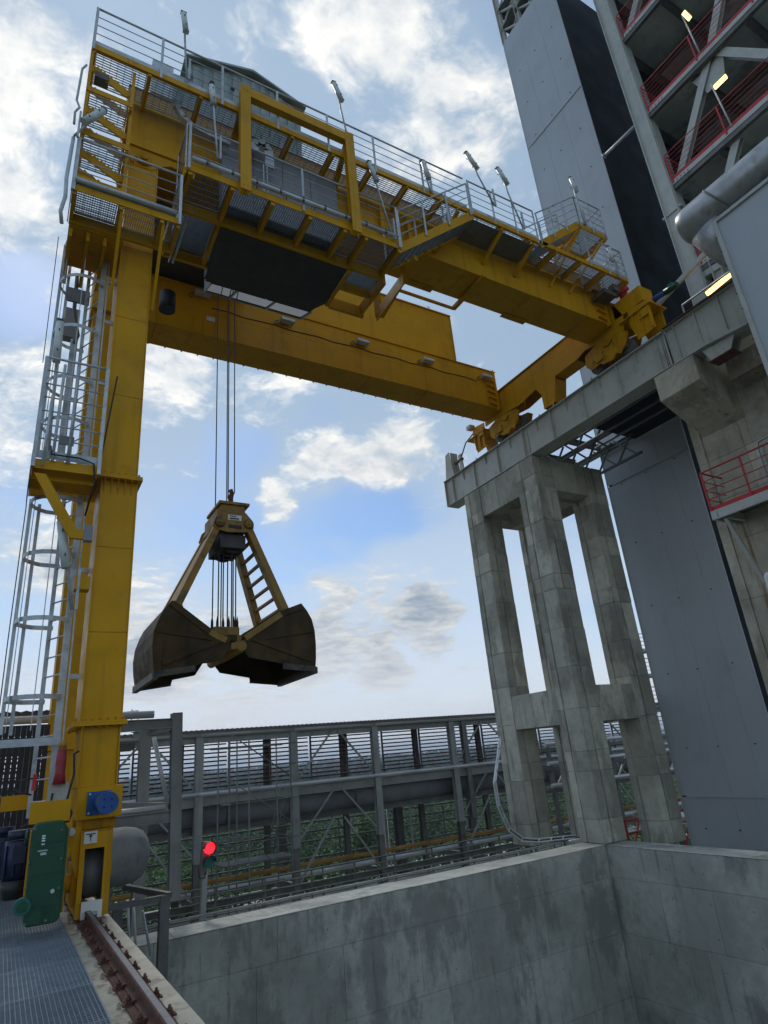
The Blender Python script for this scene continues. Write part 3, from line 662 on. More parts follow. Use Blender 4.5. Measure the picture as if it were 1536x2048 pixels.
t = root('wall_lantern', 'pale framed box lamp on the building column at the right edge', 'lamp', (16.4, 6.3, 9.0))
MB().tube([(16.5, 6.5, 9.1), (16.3, 6.5, 9.15), (16.25, 6.4, 9.0), (16.25, 6.35, 8.1), (16.5, 6.35, 8.0)], .03, 8).build('frame', GALV, t); B(16.3, 16.45, 6.1, 6.3, 8.2, 9.0).build('housing', LAMPW, t)
t = root('junction_cabinet', 'small white cabinet on the building column at right', 'cabinet', (15.4, 7.7, 4.5))
B(15.15, 16.0, 6.6, 7.78, 4.0, 4.85).build('housing', WHITE, t, bev=.06); MB().bar((15.9, 7.2, 4.85), (16.6, 7.2, 5.3), .05).build('bracket', GALV, t)

# ================================================================== box duct and silver pipe, right edge
t = root('box_duct', 'big flat grey box duct with bolted flange at the right edge', 'duct', (14, 4, 2))
B(13.5, 14.75, 1.0, 5.42, 1.5, 12.9).build('casing', CLAD, t, bev=.02)
B(13.44, 13.499, 5.40, 5.50, 1.5, 12.95).build('flange', WHT, t); B(13.44, 13.499, 1, 5.395, 12.86, 12.95).build('flange', WHT, t)
B(13.5, 14.75, 5.425, 5.455, 1.5, 12.93).build('flange', GREY, t)
bt = None
for k in range(26):
    z = 2.0 + .42 * k
    if bt is None: bt = MB().tube([(13.51, 5.50, 2.0), (13.51, 5.55, 2.0)], .018, 6).build('bolt', BLACK, t)
    else: copy_part(bt, 0, 0, z - 2.0)
MB().bar((13.45, 3.9, 12.9), (13.45, 3.6, 1.5), .04, .12, (0, 1, 0)).build('stiffener', CLAD, t)
t = root('silver_pipe', 'fat stained metal pipe with capped end above the box duct', 'pipe', (13.7, 4, 13.4))
MB().tube([(13.75, 6.32, 13.5), (13.75, 6.22, 13.5), (13.75, 6.0, 13.5), (13.75, -1, 13.5)], [.34, .46, .50, .50], 36).build('shell', GPIPE, t)
MB().tube([(13.75, 5.75, 13.1), (13.95, 5.65, 12.7), (14.3, 5.5, 12.2), (14.5, 5.2, 11.9)], [.46, .42, .40, .40], 24).build('branch', GPIPE, t)
MB().tube([(13.75 + .53 * math.cos(a), 5.25 + .25 * math.sin(a), 13.5 + .53 * math.sin(a)) for a in [R(q) for q in range(150, 330, 12)]], .025, 6).build('weld_seam', DGREY, t)

# ================================================================== gantry crane
C = root('gantry_crane', 'yellow gantry crane spanning from the rail to the high runway girder', 'gantry crane', (1.15, 9.8, 0))
# near leg
def leg(name, x0, x1, y0, y1, z0, z1):
    l = B(x0, x1, y0, y1, z0, z1).build(name, YEL, C, bev=.006)
    for a in (x0 - .012, x1 - .006): B(a, a + .018, y0 - .022, y0 - .001, z0, z1).build('edge_strip', YEL, l)
    return l
l1 = leg('leg', .865, 1.385, 9.78, 10.70, 2.37, 6.02); l2 = leg('leg', .845, 1.375, 9.78, 10.70, 6.10, 13.0)
def bolts(parent, pts, ax, r=.018, h=.05):
    m = MB()
    for p in pts: q = Vector(p) + Vector(ax) * h; m.tube([p, q], r, 6)
    return m.build('bolt_row', YEL2, parent, kind='stuff')
for z in (2.30, 6.02):
    fl = B(.775, 1.455, 9.66, 10.80, z, z + .035).build('flange', YEL, C); f2 = B(.78, 1.45, 9.665, 10.795, z + .037, z + .068).build('flange', YEL, C)
    bolts(fl, [(.80 + .1 * k, 9.70, z - .03) for k in range(7)] + [(.80 + .1 * k, 9.70, z + .07) for k in range(7)] + [(.80, 9.8 + .13 * k, z - .03) for k in range(7)], (0, 0, 1), .017, .04)
for k in range(5): MB().prism([(9.78, 5.78), (9.78, 6.02), (9.69, 6.02)], 'x', .90 + .1 * k, .91 + .1 * k).build('gusset', YEL, l1)
low = B(.905, 1.365, 9.78, 10.6, 1.53, 2.30).build('leg', YEL, C, bev=.005)
for a in (.888, 1.366): B(a, a + .016, 9.74, 10.6, 1.53, 2.30).build('edge_strip', YEL, low)
B(.90, 1.455, 9.70, 10.75, 1.14, 1.53).build('bogie_saddle', YEL, C, bev=.008)
B(1.0, 1.40, 9.82, 10.6, 1.02, 1.139).build('bogie_pivot', YEL2, C)
B(1.34, 1.375, 9.79, 9.8, 4.7, 4.85).build('lug', YEL2, l1)
# far leg with its lower sections
leg('leg', .775, 1.27, 15.2, 16.05, 2.3, 13.4)
B(.70, 1.35, 15.1, 16.15, 2.25, 2.3).build('flange', YEL, C); B(.80, 1.3, 15.2, 16.0, 1.2, 2.25).build('leg', YEL, C)
B(.96, 1.38, 10.75, 15.1, .62, 1.12).build('sill_beam', YEL, C, bev=.01)
# bogie under the near leg: frame with a wheel in its slot
def bogie(y0, y1, x0=.985, x1=1.365, front=True):
    b = B(x0, x0 + .03, y0 + .001, y1, .06, .98).build('bogie_side_plate', YEL2, C); B(x1 - .03, x1, y0 + .001, y1, .06, .98).build('bogie_side_plate', YEL2, C)
    m = MB(); m.box(x0, x1, y0 - .03, y0, .80, .985); m.box(x0, x1, y0 - .03, y0, .035, .20); m.box(x0, x0 + .06, y0 - .03, y0, .2005, .7995); m.box(x1 - .09, x1, y0 - .03, y0, .2005, .7995)
    m.build('end_frame', YEL, C)
    for yy in ((y0 + y1) / 2 - .0,):
        w = MB().tube([(x0 + .06, yy, .49), (x1 - .06, yy, .49)], .30, 28).build('wheel', DGREY, C)
        MB().tube([(x0 + .05, yy, .49), (x0 + .085, yy, .49)], .33, 28).build('wheel_flange', RAILM, w); MB().tube([(x1 - .085, yy, .49), (x1 - .05, yy, .49)], .33, 28).build('wheel_flange', RAILM, w)
        MB().tube([(x0 - .06, yy, .49), (x1 + .06, yy, .49)], .1, 16).build('axle', YEL2, w)
    B(x0, x1, y0, y1, .985, 1.015).build('bogie_top_plate', YEL2, C)
bogie(9.72, 10.55); bogie(15.1, 16.0)
MB().prism([(.83, 1.06), (.83, .98), (.96, .48), (.984, .48), (.984, 1.06)], 'y', 9.74, 9.77).build('bogie_bracket', YEL, C)
MB().tube([(.87, 9.68, 1.02), (.87, 9.80, 1.02)], .045, 14).build('pin', GALV, C)
B(.93, .984, 9.80, 10.4, .16, .62).build('bearing_housing', YEL2, C); MB().tube([(.80, 9.95, .42), (.984, 9.95, .42)], .11, 16).build('drive_coupling', YEL2, C)
rs = B(1.06, 1.27, 9.655, 9.685, .06, .20).build('rail_sweep', WHITE, C); B(1.06, 1.095, 9.655, 9.685, -.0 + .195, .0).build('rail_sweep', WHITE, C) if 0 else None
MB().prism([(1.045, .22), (1.285, .22), (1.285, .03), (1.235, .03), (1.235, .10), (1.095, .10), (1.095, .03), (1.045, .03)], 'y', 9.63, 9.654).build('rail_sweep', WHITE, C)
sg = B(1.02, 1.175, 9.675, 9.688, .86, 1.0).build('warning_sign', WHITE, C)
B(1.04, 1.155, 9.668, 9.674, .965, .975).build('sign_mark', BLACK, sg); B(1.094, 1.102, 9.668, 9.674, .89, .965).build('sign_mark', BLACK, sg); MB().prism([(1.075, .955), (1.121, .955), (1.098, .925)], 'y', 9.668, 9.674).build('sign_mark', BLACK, sg)
# blue buffer
bf = B(1.02, 1.30, 9.655, 9.699, 1.19, 1.47).build('buffer_plate', BLUE, C, bev=.004)
MB().tube([(1.17, 9.65, 1.34), (1.17, 9.25, 1.34)], .085, 20).build('buffer_sleeve', BLUE, bf)
MB().tube([(1.17, 9.28, 1.34), (1.17, 8.95, 1.34)], .10, 20).build('buffer_sleeve', GRN, bf); MB().tube([(1.17, 8.96, 1.34), (1.17, 8.88, 1.34)], [.12, .125], 24).build('buffer_head', BLUE, bf)
m = MB()
for a in range(4): q = R(45 + 90 * a); m.tube([(1.17 + .06 * math.cos(q), 8.885, 1.34 + .06 * math.sin(q)), (1.17 + .06 * math.cos(q), 8.872, 1.34 + .06 * math.sin(q))], .012, 8)
m.build('head_holes', BLACK, bf, kind='stuff')
for (a, b) in ((1.045, 1.445), (1.275, 1.445), (1.045, 1.215), (1.275, 1.215)): MB().tube([(a, 9.655, b), (a, 9.635, b)], .014, 8).build('bolt', GALV, bf)
# green gearbox and blue motor on the left of the bogie
gb = MB().prism([(.43, .16), (.72, .16), (.76, .20), (.76, 1.12), (.71, 1.20), (.44, 1.20), (.40, 1.14), (.40, .22)], 'y', 8.98, 9.22).build('gearbox', GRN, C, bev=.015)
MB().tube([(.36, 9.1, 1.06), (.33, 9.1, 1.06)], .07, 16).build('cover_cap', GRN, gb); MB().tube([(.37, 9.0, .38), (.37, 8.9, .38)], .085, 18).build('output_cap', TEAL, gb); MB().tube([(.37, 8.9, .38), (.37, 8.87, .38)], .05, 14).build('output_cap', GRN, gb)
for x, z in ((.42, .2), (.62, .2), (.72, .5), (.72, .8), (.70, 1.1), (.42, 1.14), (.39, .8), (.39, .55)): MB().tube([(x, 8.985, z), (x, 8.965, z)], .014, 6).build('bolt', DGREY, gb)
for z in (.34, .66, .98): B(.405, .755, 8.972, 8.979, z, z + .012).build('cast_rib', GRN, gb)
B(.575, .590, 8.970, 8.979, .2, .34).build('cast_rib', GRN, gb); MB().tube([(.66, 8.99, .48), (.66, 8.955, .48)], .022, 10).build('oil_sight_glass', GALV, gb); B(.745, .775, 8.99, 9.21, .25, 1.1).build('casing_flange', GRN, gb)
mk = MB()
for z in (1.05, 1.025, 1.0, .965): mk.box(.50, .535, 8.974, 8.9795, z, z + .016)
mk.build('lettering', WHITE, gb, kind='stuff'); mk = MB(); mk.box(.47, .57, 8.974, 8.9795, .90, .912); mk.box(.50, .56, 8.974, 8.9795, .86, .885); mk.build('type_plate', GALV, gb, kind='stuff')
B(.36, .80, 9.30, 9.36, 1.18, 1.42).build('motor_shield', YEL, C); B(.05, .42, 11.2, 11.26, 1.3, 1.5).build('motor_shield', YEL, C); B(.40, .82, 9.34, 9.72, .2, 1.1).build('bogie_link', YEL2, C)
for (y_, x_) in ((10.0, .32), (11.2, .12)):
    mo = MB().tube([(x_, y_, .98), (x_, y_, .55)], .17, 20).build('travel_motor', NAVY, C)
    for k in range(10):
        a = R(36 * k); MB().bar((x_ + .175 * math.cos(a), y_ + .175 * math.sin(a), .60), (x_ + .175 * math.cos(a), y_ + .175 * math.sin(a), .94), .012, .03, (math.cos(a), math.sin(a), 0)).build('cooling_fin', NAVY, mo)
    MB().tube([(x_, y_, 1.0), (x_, y_, 1.10)], .15, 20).build('fan_cowl', NAVY, mo); B(x_ - .08, x_ + .06, y_ - .24, y_ - .16, .74, .92).build('terminal_box', NAVY, mo); MB().tube([(x_, y_, .55), (x_, y_, .34)], [.19, .13], 18).build('brake_housing', BLACK, mo)
MB().bar((.46, 9.7, .35), (.66, 9.7, .35), .2, .25).build('gear_bracket', YEL2, C)
MB().prism([(.56, .16), (.72, .16), (.72, .24), (.66, .28), (.65, .36), (.61, .36), (.60, .28), (.56, .24)], 'y', 9.3, 9.42).build('oil_filter', RBEAM, C)
# rotating beacon, horn, cables on the ladder foot
bc = MB().tube([(.66, 9.55, 2.02), (.66, 9.55, 1.86), (.66, 9.55, 1.74), (.66, 9.55, 1.60)], [.055, .062, .058, .078], 16).build('horn', MAROON, C)
MB().tube([(.66, 9.55, 2.03), (.66, 9.55, 2.10), (.66, 9.55, 2.13)], [.05, .05, .02], 12).build('beacon_dome', OCHRE, bc)
B(.55, .78, 9.6, 9.62, 1.35, 1.62).build('junction_box', GREY, C)
MB().tube([(.78, 9.5, 1.36), (.83, 9.45, 1.25), (.80, 9.42, 1.16), (.72, 9.45, 1.16), (.70, 9.48, 1.28), (.76, 9.5, 1.38), (.82, 9.5, 1.7), (.80, 9.52, 1.95), (.86, 9.6, 1.98)], .014, 6).build('cable', BLACK, C)
MB().tube([(.60, 9.56, 1.5), (.58, 9.56, 1.3), (.54, 9.5, 1.18), (.40, 9.6, 1.2), (.30, 9.9, 1.12)], .013, 6).build('cable', BLACK, C)
B(.38, .42, 9.9, 10.2, 1.55, 1.75).build('push_button_box', RED, C)
MB().tube([(.38, 10, 1.7), (.22, 10, 1.68), (.2, 10, 1.55), (.38, 10, 1.5)], .012, 6).build('cable', BLACK, C)
# cable curtain: ribbed dark energy chain hanging behind the ladder
ec = root('cable_curtain', 'black ribbed cable curtain hanging left of the yellow leg', 'cable curtain', (.3, 12.4, 0))
for k in range(9): B(-.12 + .085 * k, -.045 + .085 * k, 12.35 + .01 * (k % 2), 12.45, .2, 2.55).build('strip', BLACK, ec)
# girders
def girder(y0, y1, x0, x1, z0, z1):
    g = MB(); g.box(x0, x1, y0, y0 + .02, z0 + .021, z1 - .021); g.box(x0, x1, y1 - .02, y1, z0 + .021, z1 - .021)
    w = g.build('girder_web', YEL, C)
    B(x0, x1, y0 - .04, y1 + .04, z0, z0 + .02).build('bottom_flange', YEL, w); B(x0, x1, y0 - .06, y1 + .06, z1 - .02, z1).build('top_flange', YEL, w)
    for x in (x0 + .001, x1 - .02): B(x, x + .019, y0 + .021, y1 - .021, z0 + .021, z1 - .021).build('end_plate', YEL, w)
    return w
g1 = girder(9.76, 10.70, .70, 14.9, 13.40, 15.05); g2 = girder(15.1, 16.05, .70, 14.9, 13.40, 15.05)
for g, yy in ((g1, 9.76), (g2, 15.1)):
    for k in range(5): MB().prism([(14.35, 13.55 + .26 * k), (14.7, 13.50 + .26 * k), (14.7, 13.57 + .26 * k)], 'y', yy - .10, yy - .001).build('gusset', YEL, g)
    B(14.70, 14.73, yy - .13, yy - .001, 13.3, 15.05).build('end_rib', YEL, g)
    B(.75, 14.4, yy + .36, yy + .42, 15.051, 15.13).build('trolley_rail', RUST, g)
for g, y0 in ((g1, 9.76), (g2, 15.1)):
    for k in range(6):
        x = 2.35 + 2.3 * k; MB().tube([(x, y0 - .001, 13.44), (x, y0 - .001, 15.02)], .006, 6).build('weld_seam', YEL2, g)
        B(x - .02, x + .02, y0 + .02, y0 + .9, 13.392, 13.3995).build('weld_seam', YEL2, g)
    MB().tube([(2.2, y0 - .001, 14.25), (14.3, y0 - .001, 14.25)], .004, 6).build('weld_seam', YEL2, g)
for z in (3.6, 4.9): MB().tube([(.87, 9.779, z), (1.38, 9.779, z)], .005, 6).build('weld_seam', YEL2, l1)
for z in (7.6, 9.2, 10.8): MB().tube([(.85, 9.779, z), (1.37, 9.779, z)], .005, 6).build('weld_seam', YEL2, l2)
for x in (7.9, 11.3, 4.8): B(x, x + .9, 10.62, 10.82, 13.372, 13.398).build('drain_plate', YEL2, g1)
for k in range(26): B(2.3 + .48 * k, 2.34 + .48 * k, 16.06, 16.12, 13.385, 13.42).build('flange_clip', YEL2, g2)
MB().prism([(.68, 13.399), (.72, 13.15), (.92, 12.92), (1.27, 12.92), (1.46, 13.12), (1.62, 13.22), (1.9, 13.18), (2.12, 13.10), (2.12, 13.399)], 'y', 9.765, 9.80).build('saddle_plate', YEL, C)
MB().prism([(.68, 13.399), (.72, 13.15), (.92, 12.92), (1.27, 12.92), (1.46, 13.12), (1.62, 13.22), (1.9, 13.18), (2.12, 13.10), (2.12, 13.399)], 'y', 10.66, 10.69).build('saddle_plate', YEL, C)
B(.70, 2.10, 9.735, 9.758, 13.42, 15.0).build('girder_end_plate', YEL, C)
MB().tube([(1.1, 9.70, 13.12), (1.1, 9.77, 13.12)], .15, 24).build('hinge_pin', YEL2, C); MB().tube([(1.1, 9.66, 13.12), (1.1, 9.71, 13.12)], .07, 16).build('hinge_pin', YEL2, C)
MB().prism([(.66, 13.4), (.70, 13.4), (.93, 12.95), (.90, 12.93)], 'y', 9.62, 9.76).build('saddle_rib', YEL, C)
# raised web on the far girder
rw = B(5.2, 13.1, 15.18, 15.24, 15.07, 17.2).build('wind_screen_wall', YEL, C); B(5.2, 13.14, 15.12, 15.34, 17.2, 17.24).build('top_flange', YEL, rw); B(13.1, 13.13, 15.14, 15.30, 15.07, 17.2).build('end_rib', YEL, rw)
for x in (6.5, 8.2, 9.9, 11.6): B(x, x + .03, 15.241, 15.4, 15.07, 17.19).build('stiffener', YEL, rw)
MB().tube([(12.2, 15.2, 17.24), (12.2, 15.2, 17.42)], .012, 6).build('rod', GALV, rw); MB().tube([(12.12, 15.2, 17.42), (12.2, 15.2, 17.34), (12.28, 15.2, 17.42)], .01, 6).build('rod', GALV, rw)
# end carriage on the runway
ec_ = MB().prism([(10.6, 14.2), (15.1, 14.12), (16.1, 13.9), (16.1, 13.2), (14.9, 13.18), (14.2, 13.08), (13.9, 13.1), (13.9, 12.8), (13.88, 13.12), (13.26, 13.2), (13.05, 12.87), (13.05, 12.28), (12.6, 12.25), (12.52, 12.3), (12.30, 13.17), (11.3, 13.17), (10.9, 13.28), (9.4, 13.0), (9.3, 13.5), (9.6, 14.2)], 'x', 14.93, 14.96)
ec_.prism([(10.6, 14.2), (15.1, 14.12), (16.1, 13.9), (16.1, 13.2), (14.9, 13.18), (14.2, 13.08), (13.26, 13.2), (13.05, 12.87), (13.05, 12.28), (12.6, 12.25), (12.52, 12.3), (12.30, 13.17), (11.3, 13.17), (10.9, 13.28), (9.4, 13.0), (9.3, 13.5), (9.6, 14.2)], 'x', 15.44, 15.47)
ec_ = ec_.build('end_carriage_web', YEL, C)
B(14.88, 15.52, 9.6, 16.0, 14.2, 14.225).build('top_flange', YEL, ec_)
for a, b in (((12.30, 13.165), (11.3, 13.165)), ((13.07, 12.30), (13.07, 12.86)), ((12.54, 12.3), (12.32, 13.1))): MB().bar((15.2, *a), (15.2, *b), .47, .02, (1, 0, 0) if 0 else (0, 0, 1) if abs(a[1] - b[1]) < .1 else (0, 1, 0)).build('soffit_plate', YEL, ec_)
def top_bogie(yc):
    # outline in (y, z), hung between rail and carriage
    o = [(yc + .75, 12.62), (yc + .72, 13.0), (yc + .15, 13.16), (yc - .75, 13.0), (yc - .95, 12.84), (yc - .82, 12.55), (yc - .55, 12.30), (yc - .4, 12.42), (yc - .25, 12.28), (yc + .1, 12.34), (yc + .25, 12.46), (yc + .45, 12.40), (yc + .62, 12.45)]
    b = MB().prism(o, 'x', 14.86, 14.90).build('bogie', YEL2, C); MB().prism(o, 'x', 15.5, 15.54).build('bogie_side_plate', YEL2, b)
    for yy in (yc - .62, yc + .52):
        w = MB().tube([(15.10, yy, 12.58), (15.32, yy, 12.58)], .25, 24).build('wheel', DGREY, b)
        MB().tube([(14.84, yy, 12.60), (15.12, yy, 12.60)], .10, 14).build('axle_box', YEL2, b)
    MB().tube([(14.84, yc + .35, 12.52), (14.84, yc + .1, 12.5), (14.84, yc + .05, 12.72), (14.84, yc + .3, 12.74), (14.84, yc + .38, 12.6)], .018, 6).build('cable', BLACK, b)
    MB().tube([(14.85, yc - .4, 12.95), (14.83, yc - .25, 12.8), (14.84, yc - .05, 12.86)], .016, 6).build('cable', BLACK, b)
    B(14.80, 14.86, yc + .05, yc + .34, 12.5, 12.72).build('rail_clamp', YEL2, b)
top_bogie(10.2); top_bogie(15.1)
for yy, dy in ((8.75, 1), (16.5, -1)):
    eb = MB().prism([(yy - .35, 12.4), (yy + .25, 12.36), (yy + .4, 13.0), (yy + .35, 13.5), (yy - .35, 13.4)], 'x', 14.9, 14.93).build('buffer_bracket', YEL, C)
    MB().prism([(yy - .35, 12.4), (yy + .25, 12.36), (yy + .4, 13.0), (yy + .35, 13.5), (yy - .35, 13.4)], 'x', 15.46, 15.49).build('side_plate', YEL, eb)
    B(14.80, 15.6, yy - .45, yy + .7, 13.2 if dy > 0 else 13.05, 13.23 if dy > 0 else 13.08).build('shelf_plate', YEL, eb); B(14.82, 14.9, yy - .3, yy + .02, 12.9, 13.15).build('box_lug', YEL, eb)
    for k in range(3): B(14.82, 14.899, yy - .33 + .27 * k, yy - .31 + .27 * k, 12.45, 13.19).build('rib', YEL, eb)
B(14.93, 15.5, 8.55, 9.6, 13.5, 14.05).build('end_carriage_nose', YEL, C, bev=.01)
eq = MB().tube([(15.1, 9.2, 14.1), (15.1, 9.2, 14.35)], .13, 12).build('drive_motor', RED, C); MB().tube([(15.0, 8.95, 14.28), (15.0, 9.4, 14.3)], .07, 10).build('drive_motor', RED, C)
B(14.2, 14.75, 9.2, 9.7, 14.06, 14.22).build('drive_box', DGREY, C); B(14.55, 14.8, 9.1, 9.3, 14.2, 14.42).build('drive_box', DGREY, C)
MB().tube([(15.0, 16.6, 13.45), (15.0, 17.5, 13.2), (15.0, 17.9, 12.75)], .03, 6).build('cable_arm', DGREY, C)
fx = B(14.7, 14.95, 16.75, 17.0, 13.45, 13.6).build('floodlight', GALV, C)
# floodlights along the far girder
for x, z in ((3.6, 14.78), (6.25, 14.63), (8.95, 14.63), (11.62, 14.62), (14.3, 14.62)):
    f = MB().prism([(14.82, z - .07), (15.02, z - .09), (15.05, z + .02), (14.86, z + .06)], 'x', x - .22, x + .22).build('floodlight', GALV, C, bev=.006)
    MB().bar((x, 15.1, z + .12), (x, 14.95, z + .02), .3, .02).build('lamp_bracket', DGREY, f)
    MB().tube([(x - .24, 15.0, z), (x - .36, 15.05, z - .04), (x - .38, 15.07, z - .12), (x - .30, 15.07, z - .16), (x - .27, 15.05, z - .05)], .012, 6).build('cable', BLACK, f)
B(3.76, 4.0, 15.07, 15.095, 13.95, 14.1).build('label_plate', WHITE, C)
MB().tube([(3.9 + .5 * k, 15.085, 14.44 + .03 * math.sin(k * 2.1)) for k in range(21)], .014, 6).build('cable_run', BLACK, C)

# ---- upper walkway along the near girder
wk = B(-.05, 15.0, 8.88, 8.90, 14.46, 14.60).build('walkway_edge_beam', YEL, C)
B(-.05, 14.9, 8.9005, 8.95, 14.458, 14.47).build('edge_flange', YEL, wk)
xs = [-.04 + 1.0 * k for k in range(16)]
for x in xs: B(x, x + .07, 8.902, 9.70, 14.40, 14.575).build('cross_beam', YEL, wk)
for k in range(15): grating(wk, xs[k] + .072, xs[k + 1] - .002, 8.905, 9.69, 14.60, 'x', .05)
railing(wk, (-.03, 8.89, 14.6), (6.1, 8.89, 14.6), 1.05, 3, 1.24); railing(wk, (6.1, 8.89, 14.6), (8.85, 8.89, 14.6), 1.05, 3, 1.3, endposts=False); railing(wk, (8.98, 8.89, 14.6), (11.3, 8.89, 14.6), 1.05, 3, .72)
railing(wk, (13.4, 8.89, 14.6), (15.0, 8.89, 14.6), 1.05, 3, .75); railing(wk, (15.0, 8.89, 14.6), (15.0, 9.7, 14.6), 1.05, 3, .7, side=(1, 0, 0))
railing(wk, (-.03, 8.89, 14.6), (-.03, 10.5, 14.6), 1.05, 3, .8, side=(-1, 0, 0))
railing(wk, (8.9, 9.68, 14.6), (14.9, 9.68, 14.6), 1.05, 3, 1.0, toe=0)
B(-.055, -.035, 8.88, 10.6, 14.4, 14.6).build('walkway_edge_beam', YEL, C)
# far side walkway rail seen through the grating
# ---- left stair tower from lower platform to the walkway
for zf in (13.42, 12.3, 11.2):
    ld = B(-.05, .74, 8.88, 8.90, zf - .12, zf).build('landing_beam', YEL, C)
    for x in (-.05, .68): B(x, x + .05, 8.902, 9.72, zf - .16, zf - .005).build('cross_beam', YEL, ld)
    grating(ld, .0, .67, 8.905, 9.70, zf, 'x', .05)
for zf in (14.4, 13.25, 12.15):
    for yy in (9.12, 9.56):
        pts = [(-.03, zf - .02)]
        for k in range(6): x = -.03 + .12 * (k + 1); pts += [(x - .03, zf - .02 - .062 * (k + 1)), (x, zf - .035 - .062 * (k + .2))]
        pts += [(.70, zf - .50), (.62, zf - .55), (-.03, zf - .20)]
        MB().prism(pts, 'y', yy, yy + .03).build('stair_stringer', YEL, C)
for (x, y_) in ((-.06, 8.9), (.70, 9.0), (-.06, 9.7)): B(x, x + .055, y_, y_ + .05, 10.9, 14.45).build('stair_post', YEL, C)
MB().tube([(-.10, 8.86, 13.9), (-.16, 8.86, 13.75), (-.18, 8.86, 12.9), (-.12, 8.86, 12.75), (-.18, 8.86, 12.6), (-.17, 8.86, 12.3)], .02, 8).build('stair_handrail', GALV, C)
MB().tube([(-.15, 8.84, 11.95), (-.17, 8.84, 11.0), (-.15, 8.86, 10.6), (-.19, 8.9, 10.3), (-.15, 8.95, 10.1)], .03, 8).build('stair_handrail', GALV, C)
# ---- lower left platform
lp = B(-.07, 1.70, 8.88, 8.90, 10.83, 10.97).build('platform_edge_beam', YEL, C)
B(-.08, -.071, 8.88, 9.6, 10.8, 10.97).build('platform_edge_beam', YEL, lp); B(-.06, 1.70, 9.50, 9.56, 10.72, 10.93).build('rear_beam', YEL, lp)
for x in (-.06, .68, 1.36, 1.64): B(x, x + .06, 8.902, 9.50, 10.76, 10.93).build('cross_beam', YEL, lp)
for a, b in ((.002, .678), (.742, 1.358), (1.422, 1.638)): grating(lp, a, b, 8.905, 9.495, 10.96, 'y', .036, .008)
railing(lp, (-.05, 8.87, 10.97), (1.68, 8.87, 10.97), 1.05, 3, 1.25, toe=.10); railing(lp, (1.68, 8.88, 10.97), (1.68, 9.6, 10.97), 1.05, 4, .7, side=(1, 0, 0)); railing(lp, (-.06, 8.88, 10.97), (-.06, 9.6, 10.97), 1.05, 4, .7, side=(-1, 0, 0))
MB().tube([(-.04, 8.84, 11.03), (1.62, 8.84, 11.03)], .05, 12).build('cable_pipe', GALV, lp)
for x in (.72, 1.42): MB().bar((x, 8.95, 10.80), (x + .02, 9.74, 9.5), .07, .05, (1, 0, 0)).build('knee_brace', YEL, lp)
B(-.05, .85, 9.56, 10.6, 10.70, 10.78).build('rear_beam', YEL, lp)
for k in range(3): B(-.04 + .28 * k, .02 + .28 * k, 9.6, 10.9, 10.5, 10.69).build('cross_beam', YEL, lp)
B(.05, .45, 10.7, 10.75, 10.0, 10.3).build('cabinet', PANEL, lp); B(.05, .35, 11.7, 11.9, 9.9, 10.6).build('cabinet', PANEL, lp)

# ---- electrical house and its platform
ep = B(1.75, 6.58, 8.86, 8.88, 12.24, 12.42).build('platform_edge_beam', YEL, C)
B(1.74, 1.76, 8.882, 11.0, 12.16, 12.42).build('platform_edge_beam', YEL, ep); B(6.56, 6.58, 8.882, 9.8, 12.2, 12.4).build('platform_edge_beam', YEL, ep)
for x in (1.80, 2.62, 3.45, 4.28, 5.10, 5.62, 6.48): B(x, x + .08, 8.885, 9.74, 12.16, 12.38).build('cross_beam', YEL, ep)
B(1.77, 6.55, 9.745, 9.82, 12.12, 12.36).build('long_beam', YEL, ep); B(1.77, 5.72, 11.0, 11.08, 12.1, 12.36).build('long_beam', YEL, ep) if 0 else None
xe = [1.88, 2.62, 3.45, 4.28, 5.10, 5.62, 6.48]
for k in range(6): grating(ep, xe[k] + (.082 if k else .0), xe[k + 1] - .002, 8.9, 9.735, 12.40, 'y', .045, .009)
for x in (1.77, 2.62): B(x, x + .07, 9.822, 11.05, 12.12, 12.34).build('cross_beam', YEL, ep)
B(1.77, 2.75, 11.052, 11.13, 12.1, 12.34).build('long_beam', YEL, ep)
grating(ep, 1.86, 2.60, 9.83, 11.0, 12.36, 'x', .036, .01)
B(2.0, 2.04, 9.85, 11.2, 12.05, 12.09).build('conduit', GALV, ep); B(1.92, 1.95, 9.85, 11.2, 12.05, 12.09).build('conduit', GALV, ep)
for x in (5.66, 6.60): B(x, x + .08, 9.822, 11.1, 12.06, 12.34).build('cross_beam', YEL, ep)
B(5.745, 6.70, 11.0, 11.09, 12.0, 12.3).build('long_beam', YEL, ep); B(5.745, 6.595, 10.42, 10.48, 12.1, 12.3).build('long_beam', YEL, ep); grating(ep, 5.75, 6.59, 9.83, 10.41, 12.34, 'x', .036, .01)
MB().bar((6.95, 9.5, 12.05), (7.15, 11.1, 12.25), .03, .32).build('hanger_plate', YEL, C); MB().bar((7.2, 9.2, 12.55), (7.3, 11.1, 12.3), .10, .16).build('hanger_beam', YEL, C); B(7.1, 7.14, 10.8, 11.1, 12.2, 13.4).build('hanger_plate', YEL, C)
for a, b in ((1.8, 6.5),): railing(ep, (a, 8.85, 12.42), (b, 8.85, 12.42), 1.05, 3, 1.18, toe=.0)
railing(ep, (1.76, 8.87, 12.42), (1.76, 9.65, 12.42), 1.05, 4, .7, side=(-1, 0, 0))
MB().tube([(1.85, 8.80, 12.50), (6.45, 8.80, 12.50)], .05, 12).build('cable_pipe', GALV, ep)
for k in range(9): B(2.1 + .5 * k, 2.14 + .5 * k, 8.735, 8.79, 12.45, 12.56).build('pipe_clamp', DGREY, ep)
eh = B(2.62, 5.34, 9.50, 9.72, 12.42, 14.42).build('electrical_cabinet', PANEL, C, bev=.01)
